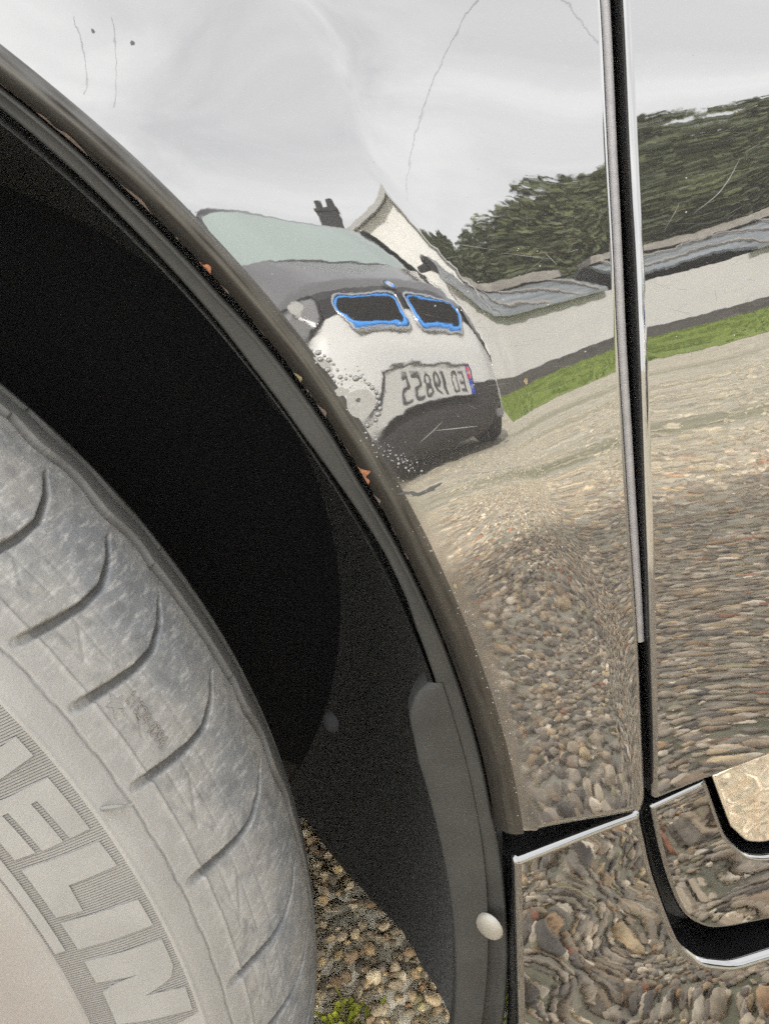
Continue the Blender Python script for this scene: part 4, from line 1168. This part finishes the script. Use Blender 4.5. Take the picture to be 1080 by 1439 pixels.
letter([(4.66, .0938), (3.51, .1141), (2.3, .1139), (1.2, .1128), (.62, .1108), (.45, .1085), (.55, .1040), (-.29, .1147), (-2.05, .1143), (-.54, .0940), (2.1, .0942), (2.75, .0975), (2.15, .1058), (2.91, .0938)] if False else
       [(4.66, .0938), (3.51, .1141), (1.55, .1139), (.85, .1122), (.70, .1090), (.60, .1040), (-.29, .1147), (-2.05, .1143), (-.54, .0940), (2.10, .0942), (2.30, .0985), (2.20, .1046), (2.91, .0938)])
letter(blk(21.4, 4.3, SH_H)); letter(blk(26.2, 4.0, SH_C)); letter(blk(28.6, 1.75, [(0, 0), (0, 1), (1, 1), (1, 0)])); letter(blk(36.0, 6.4, SH_M))
mesh_obj('raised_bar', *tyre_patch([(20.5, .0882), (20.4, .0912), (5.91, .0910), (6.0, .0883)], .00035), 'tyre_letter', tyre)
# small mould code and star between two sipes
v, f = text_faces('L1524 4094', .0062); v = np.array(v); v[:, 0] *= .0188 / np.ptp(v[:, 0])
th_v = 13.95 - np.degrees(v[:, 0] / .312); s_v = .1443 + v[:, 1]
top_, bot = tyre_pt(th_v, s_v, .00028), tyre_pt(th_v, s_v, -.0003)
bm = bmesh.new(); vs_ = [bm.verts.new(p) for p in top_]
for q_ in f:
    try: bm.faces.new([vs_[i] for i in q_])
    except ValueError: pass
ext = bmesh.ops.extrude_face_region(bm, geom=bm.faces[:])
for gq in ext['geom']:
    if isinstance(gq, bmesh.types.BMVert): gq.co.y += .0006
me = bpy.data.meshes.new('mould_code'); bm.to_mesh(me); bm.free(); me.materials.append(MATS['tyre_rubber']); tag(link(bpy.data.objects.new('mould_code', me), tyre), kind='stuff')
star = []
for k in range(10):
    a = k * math.pi / 5 + .2; rr_ = .0034 if k % 2 == 0 else .0014; star.append((15.95 + math.degrees(rr_ * math.cos(a) / .31), .1395 + rr_ * math.sin(a)))
mesh_obj('mould_star', *tyre_patch(star, .0003, .001), 'tyre_letter', tyre)
# rubber moulding whisker
q = MB(); a_ = tyre_pt(12.4, .1185, 0); b_ = tyre_pt(12.2, .1205, .0035); c_ = tyre_pt(11.5, .1245, .0030); q.tube([a_, b_, .5 * (b_ + c_) + np.array([0, -.0004, 0]), c_], [.0007, .0006, .0005, .0004], 7)
q.build('moulding_whisker', 'tyre_letter', tyre, True)
# alloy rim
nr_ = 60; prof = [(.198, .012), (.196, .002), (.188, .006), (.178, .035), (.05, .030), (.045, .02), (.001, .02)]
V = []
for k in range(nr_):
    a = 2 * math.pi * k / nr_
    for r, y in prof:
        yv = y + (.05 if (.06 < r < .17) else 0); V.append((XC + r * math.cos(a), yv, ZC + r * math.sin(a)))
rim = mesh_obj('rim', V, grid_faces(nr_, len(prof), True), 'wheel_metal', bc_, smooth=True)
for k in range(5):
    a = 2 * math.pi * k / 5 + .3; c, s_ = math.cos(a), math.sin(a); q = MB()
    q.prism([(XC + c * .04 - s_ * .03, .012, ZC + s_ * .04 + c * .03), (XC + c * .04 + s_ * .03, .012, ZC + s_ * .04 - c * .03), (XC + c * .188 + s_ * .022, .006, ZC + s_ * .188 - c * .022), (XC + c * .188 - s_ * .022, .006, ZC + s_ * .188 + c * .022)], (0, .03, 0))
    q.build('spoke', 'wheel_metal', rim)

# ------------------------------------------------------------------ the rest of the body (outside the picture; it shades the ground)
q = MB(); q.box((-.70, .350, .115), (.02, 1.45, .44)); q.box((.022, .055, .145), (1.60, 1.70, .30)); q.box((-1.15, .12, .15), (-.72, 1.6, .30)); q.box((-.74, .346, .112), (-.10, .349, .22)); q.build('underbody', 'void_black', bc_)
def bodyloft(name, mat, secs):
    V = []
    for x, sec in secs: V += [(x, y, z) for y, z in sec]
    F = [tuple(q_) for q_ in grid_faces(len(secs), len(secs[0][1]))]; return mesh_obj(name, V, F, mat, bc_, smooth=False)
bodyloft('bonnet', BLACK, [(-1.15, [(.25, .45), (.25, .66), (.88, .70), (1.5, .66), (1.5, .45)]), (-.85, [(.075, .60), (.085, .735), (.88, .82), (1.68, .735), (1.72, .45)]), (-.3, [(.06, .80), (.08, .825), (.88, .92), (1.68, .82), (1.75, .40)]), (.14, [(.062, .79), (.09, .90), (.88, .99), (1.67, .90), (1.75, .36)])])
bodyloft('cabin', 'side_glass', [(.14, [(.075, .92), (.10, .95), (.88, 1.02), (1.66, .95), (1.70, .92)]), (.80, [(.075, .935), (.30, 1.47), (.88, 1.53), (1.46, 1.47), (1.70, .935)]), (2.2, [(.075, .935), (.30, 1.50), (.88, 1.54), (1.46, 1.50), (1.70, .935)]), (2.62, [(.10, .90), (.25, 1.0), (.88, 1.05), (1.5, 1.0), (1.65, .9)])])
bodyloft('far_side', BLACK, [(-1.15, [(1.5, .25), (1.5, .66)]), (-.3, [(1.76, .22), (1.75, .82)]), (2.6, [(1.76, .22), (1.70, .93)])])
bodyloft('nose', BLACK, [(-1.18, [(.30, .2), (.25, .66)]), (-1.22, [(.88, .2), (.88, .70)]), (-1.18, [(1.46, .2), (1.5, .66)])])
bodyloft('tail', BLACK, [(2.58, [(.06, .25), (.08, .93)]), (2.72, [(.88, .25), (.88, 1.0)]), (2.6, [(1.72, .25), (1.70, .93)])])
for wx, wy in ((1.95, .02), (-.38, 1.50), (1.95, 1.50)):
    n_ = 40; q = MB(); q.prism([(wx + .325 * math.cos(2 * math.pi * k / n_), wy, .326 + .325 * math.sin(2 * math.pi * k / n_)) for k in range(n_)], (0, .19, 0)); q.build('wheel', 'matt_black', bc_)

# ------------------------------------------------------------------ small marks on the paint
def on_fender(x, z, f=h_fender):
    h, hx, hz = f(np.array([x]), np.array([z])); n = Vector((hx[0], -1, hz[0])).normalized(); return Vector((x, h[0], z)), n


def scratch(pts, w, mat, parent, f=h_fender, name='scratch', n=14, build=True):
    pts = np.array(pts); t = np.linspace(0, len(pts) - 1, n); P = np.stack([np.interp(t, np.arange(len(pts)), pts[:, k]) for k in (0, 1)], 1)
    for _ in range(2): P[1:-1] = .25 * P[:-2] + .5 * P[1:-1] + .25 * P[2:]
    V = []
    for i, (x, z) in enumerate(P):
        p, nn = on_fender(x, z, f); d = P[min(i + 1, n - 1)] - P[max(i - 1, 0)]; d = Vector((d[0], 0, d[1])).normalized(); s_ = d.cross(nn).normalized()
        e = w * .5 * (.25 + .75 * math.sin(math.pi * (i + .3) / (n - .4)))
        V += [p - s_ * e + nn * .00002, p + nn * .00005, p + s_ * e + nn * .00002]
    F = grid_faces(n, 3)
    return mesh_obj(name, V, F, mat, parent) if build else (V, F)


scratch([(.0199, .4694), (.0238, .4716), (.0268, .4736)], .00016, 'scratch', fender)
scratch([(.0245, .4716), (.0297, .471), (.0354, .4704)], .00020, 'scratch', fender)
scratch([(.0239, .4595), (.0347, .4579), (.0456, .4572)], .00013, 'scratch_faint', fender)
scratch([(.0491, .5115), (.063, .5068)], .00012, 'scratch_faint', fender)
scratch([(.0605, .5091), (.0631, .5055)], .00014, 'scratch', fender)
scratch([(.0355, .517), (.0492, .512)], .00012, 'scratch_faint', fender)
scratch([(.0992, .5102), (.1057, .5131), (.1093, .5163), (.1126, .5206)], .00017, 'scratch', door, h_door)
scratch([(.0911, .5076), (.0944, .5112), (.0963, .5136)], .00011, 'scratch_faint', door, h_door)


def multi(name, items, mat, parent):
    V, F = [], []
    for v_, f_ in items:
        o = len(V); V += [tuple(p) for p in v_]; F += [tuple(int(i) + o for i in q_) for q_ in f_]
    return tag(mesh_obj(name, V, F, mat, parent, smooth=True), kind='stuff')


for par, f_, n_, bx_ in ((fender, h_fender, 95, (.030, .078, .465, .530)), (door, h_door, 110, (.086, .135, .46, .53))):
    it = []
    for _ in range(n_):
        x, z = random.uniform(bx_[0], bx_[1]), random.uniform(bx_[2], bx_[3])
        if par is fender and x > .072 - (.54 - z) * .12 : continue
        if par is door and (x < .088 + (z - .48) * .1 or z > .528): continue
        if par is fender and z > .512 + .35 * (x - .03): continue
        a = random.gauss(-.12, .28) if random.random() < .8 else random.uniform(0, 3.1); l = random.uniform(.0015, .007)
        it.append(scratch([(x, z), (x + l * math.cos(a), z + l * math.sin(a))], random.uniform(.00003, .00008), None, None, f_, n=5, build=False))
    multi('fine_scratches', it, 'scratch_faint', par)


def specks(par, f_, n_, boxes, r0, r1):
    it = []
    for _ in range(n_):
        b = random.choice(boxes); x, z = random.uniform(b[0], b[1]), random.uniform(b[2], b[3])
        th = math.degrees(math.atan2(z - AZ, x - AX)); d = math.hypot(x - AX, z - AZ) - float(r_edge(th)) - LIP
        if f_ is h_fender and (d < .001 or x > .066 + max(0, z - .40) * .09): continue
        if f_ is h_door and x < .074 + max(0, z - .40) * .11: continue
        p, nn = on_fender(x, z, f_); r = r0 * (r1 / r0) ** random.random() ** 2
        it.append(dome(p - nn * r * .1, nn, r, r * .6, 6, 2, random.uniform(.6, 1.5)))
    multi('dust_specks', it, 'dust', par)


specks(fender, h_fender, 330, [(-.02, .08, .34, .57), (.0, .07, .44, .54), (.02, .06, .34, .44)], .00007, .00025)
specks(door, h_door, 170, [(.075, .135, .345, .57)], .00007, .00025)
# dirt grains on the lower arch edge
it = []
for _ in range(170):
    t = random.uniform(-2, 22); d = abs(random.gauss(0, .004)); r = float(r_edge(t)) + LIP * random.uniform(.3, 1) + d; p2 = arch_pt(t, r)
    pp, nn = on_fender(p2[0], p2[1]); dd = max(0., (float(r_edge(t)) + LIP - r)); pp.y += LIP - math.sqrt(max(0, LIP ** 2 - dd ** 2)); rr_ = random.uniform(.00006, .00022)
    it.append(dome(pp, nn, rr_, rr_ * .7, 6, 2))
multi('dirt_grains', it, 'dust', lip)

# blistered paint round the first rust: a scar with a chain of small bubbles
BL = [(-0.002, 0.4985), (-0.0006, 0.4975), (0.0008, 0.4964), (0.0017, 0.4951), (-0.0004, 0.4958), (-0.0017, 0.4951), (0.0025, 0.4939), (0.0032, 0.4922), (0.0007, 0.4928), (0.0014, 0.4911), (0.0035, 0.4903), (0.0018, 0.4896), (0.0034, 0.4885), (0.0048, 0.4896), (0.0061, 0.4901), (0.0073, 0.4891), (0.0085, 0.4892), (0.0094, 0.4883), (0.0102, 0.487), (0.0109, 0.4859), (0.0116, 0.4846), (0.0118, 0.4833), (0.0118, 0.4818), (0.0117, 0.4803), (0.0108, 0.479), (0.0099, 0.4776), (0.0086, 0.4768), (0.0074, 0.4767), (0.0066, 0.4749), (0.0065, 0.4735), (0.0078, 0.4724), (0.0088, 0.4726), (0.0077, 0.4713), (0.009, 0.4702), (0.0103, 0.4691), (0.0116, 0.4681), (0.013, 0.4674), (0.0109, 0.4675), (0.0134, 0.4661), (0.0144, 0.4651), (0.0156, 0.4653), (0.0161, 0.464), (0.0148, 0.4635), (0.0166, 0.4631), (0.018, 0.4643), (0.0187, 0.4618), (0.0154, 0.4626), (0.0132, 0.465), (0.0119, 0.4661), (0.0097, 0.4681)]
BLM = plain('blister', (.010, .010, .010), rough=.06, ior=1.6)
for i, (x, z) in enumerate(BL):
    p, nn = on_fender(x, z); r = random.uniform(.00036, .00080) if i < 28 else random.uniform(.00022, .00050)
    mesh_obj('paint_blister', *dome(p, nn, r, r * .75, 10, 3, random.uniform(.75, 1.3)), BLM, fender, smooth=True)
it = []
for _ in range(150):
    x, z = random.choice(BL); x += random.gauss(0, .0013); z += random.gauss(0, .0013)
    t = math.degrees(math.atan2(z - AZ, x - AX))
    if math.hypot(x - AX, z - AZ) - float(r_edge(t)) - LIP < .0006: continue
    p, nn = on_fender(x, z); r = random.uniform(.00009, .00024); it.append(dome(p, nn, r, r * .8, 7, 2))
multi('tiny_blisters', it, BLM, fender)


def blot(name, cx, cz, rx, rz, mat, parent, lift=.00009, seed=0, rot=0., rough_=.25, f=h_fender):
    r2 = random.Random(seed); n = 26; c, nn = on_fender(cx, cz, f); V = [c + nn * lift]; ph = [r2.uniform(0, 6) for _ in range(4)]
    for k in range(n):
        a = 2 * math.pi * k / n; q_ = 1 + rough_ * (.5 * math.sin(2 * a + ph[0]) + .35 * math.sin(3 * a + ph[1]) + .35 * math.sin(5 * a + ph[2]) + .2 * math.sin(8 * a + ph[3]))
        u, w = rx * q_ * math.cos(a), rz * q_ * math.sin(a); x, z = cx + u * math.cos(rot) - w * math.sin(rot), cz + u * math.sin(rot) + w * math.cos(rot)
        p, nn = on_fender(x, z, f); V.append(p + nn * lift)
    m_ = len(V)
    for k in range(n): V.append(Vector(V[1 + k]) - on_fender(cx, cz, f)[1] * lift * 1.2)
    F = [(0, 1 + k, 1 + (k + 1) % n) for k in range(n)] + [(1 + k, m_ + k, m_ + (k + 1) % n, 1 + (k + 1) % n) for k in range(n)]
    return mesh_obj(name, V, F, mat, parent)


sc_ = blot('paint_chip', .0071, .4826, .0036, .0040, 'primer', fender, seed=4, rough_=.12)
blot('chip_hole', .0066, .4836, .0007, .0005, 'tar', fender, lift=.00014, seed=2)
blot('paint_chip', .0030, .4866, .0017, .0012, 'primer', fender, seed=9)
blot('paint_chip', .0002, .4945, .0026, .0011, 'primer', fender, seed=12, rot=-.8)
blot('tar_mark', .0143, .4566, .0024, .00055, 'tar', fender, seed=3, rot=-.25, rough_=.5)
blot('tar_mark', .0192, .4563, .0032, .00070, 'tar', fender, seed=8, rot=.22, rough_=.5)
for (x, z, r) in ((-.0338, .5798, .00038), (-.0256, .5754, .00045)): blot('tar_mark', x, z, r, r * 1.2, 'tar', fender, seed=int(r * 1e5))
for (x, z, r) in ((.0211, .4278, .0009), (.0498, .4790, .0009), (.0694, .4156, .0006)): blot('seed_fleck', x, z, r * .5, r, 'rust_yellow', fender, lift=.0003, seed=int(x * 1e4))


# rust along the folded edge
def rust(t0_, t1_, mat, wmax, seed, r_in=0.):
    r2 = np.random.default_rng(seed); n = 46; V = []
    for k in range(n):
        u = k / (n - 1); t = t0_ + (t1_ - t0_) * u; h = float(h_ridge(t)[0]); w = wmax * math.sin(math.pi * min(max(u, .04), .96)) ** .8 * (1 + .25 * math.sin(u * 9 + seed) + .08 * math.sin(u * 19 + 2 * seed)); re_ = float(r_edge(t))
        for j in range(5):
            a = math.pi / 2 - (j / 4) * w / LIP * 1.0 + .25       # measured round the lip
            if a > math.pi / 2: rr_, dp = re_ + .0001, LIP + (a - math.pi / 2) * LIP
            else: rr_, dp = re_ + LIP * (1 - math.sin(a)), LIP * (1 - math.cos(a))
            l = .00010 + .00012 * r2.random() * math.sin(math.pi * (j + .3) / 4.6); rr_ -= l * math.sin(a); dp -= l * math.cos(a)
            p2 = arch_pt(t, rr_); V.append((p2[0], h + dp, p2[1]))
    mesh_obj('rust_patch', V, grid_faces(n, 5), mat, lip)


rust(17.75, 18.85, 'rust', .0075, 1)
rust(16.3, 17.6, 'rust_dark', .0046, 2)
rust(20.9, 22.3, 'rust_dark', .0050, 3)
rust(22.9, 23.9, 'rust_yellow', .0052, 4)
rust(28.7, 29.6, 'rust', .0064, 5)
rust(30.2, 31.0, 'rust_dark', .0042, 7)
rust(35.0, 38.2, 'rust_dark', .0058, 6)
rust(13.2, 14.6, 'rust_dark', .0034, 8)
for k_, (a_, b_) in enumerate(((14.8, 16.2), (18.9, 20.8), (22.2, 22.9), (24.0, 27.0), (27.2, 28.6), (31.2, 34.6), (38.4, 41.5))):
    rust(a_, b_, 'rust_dark', .0030 + .0008 * (k_ % 3), 30 + k_)
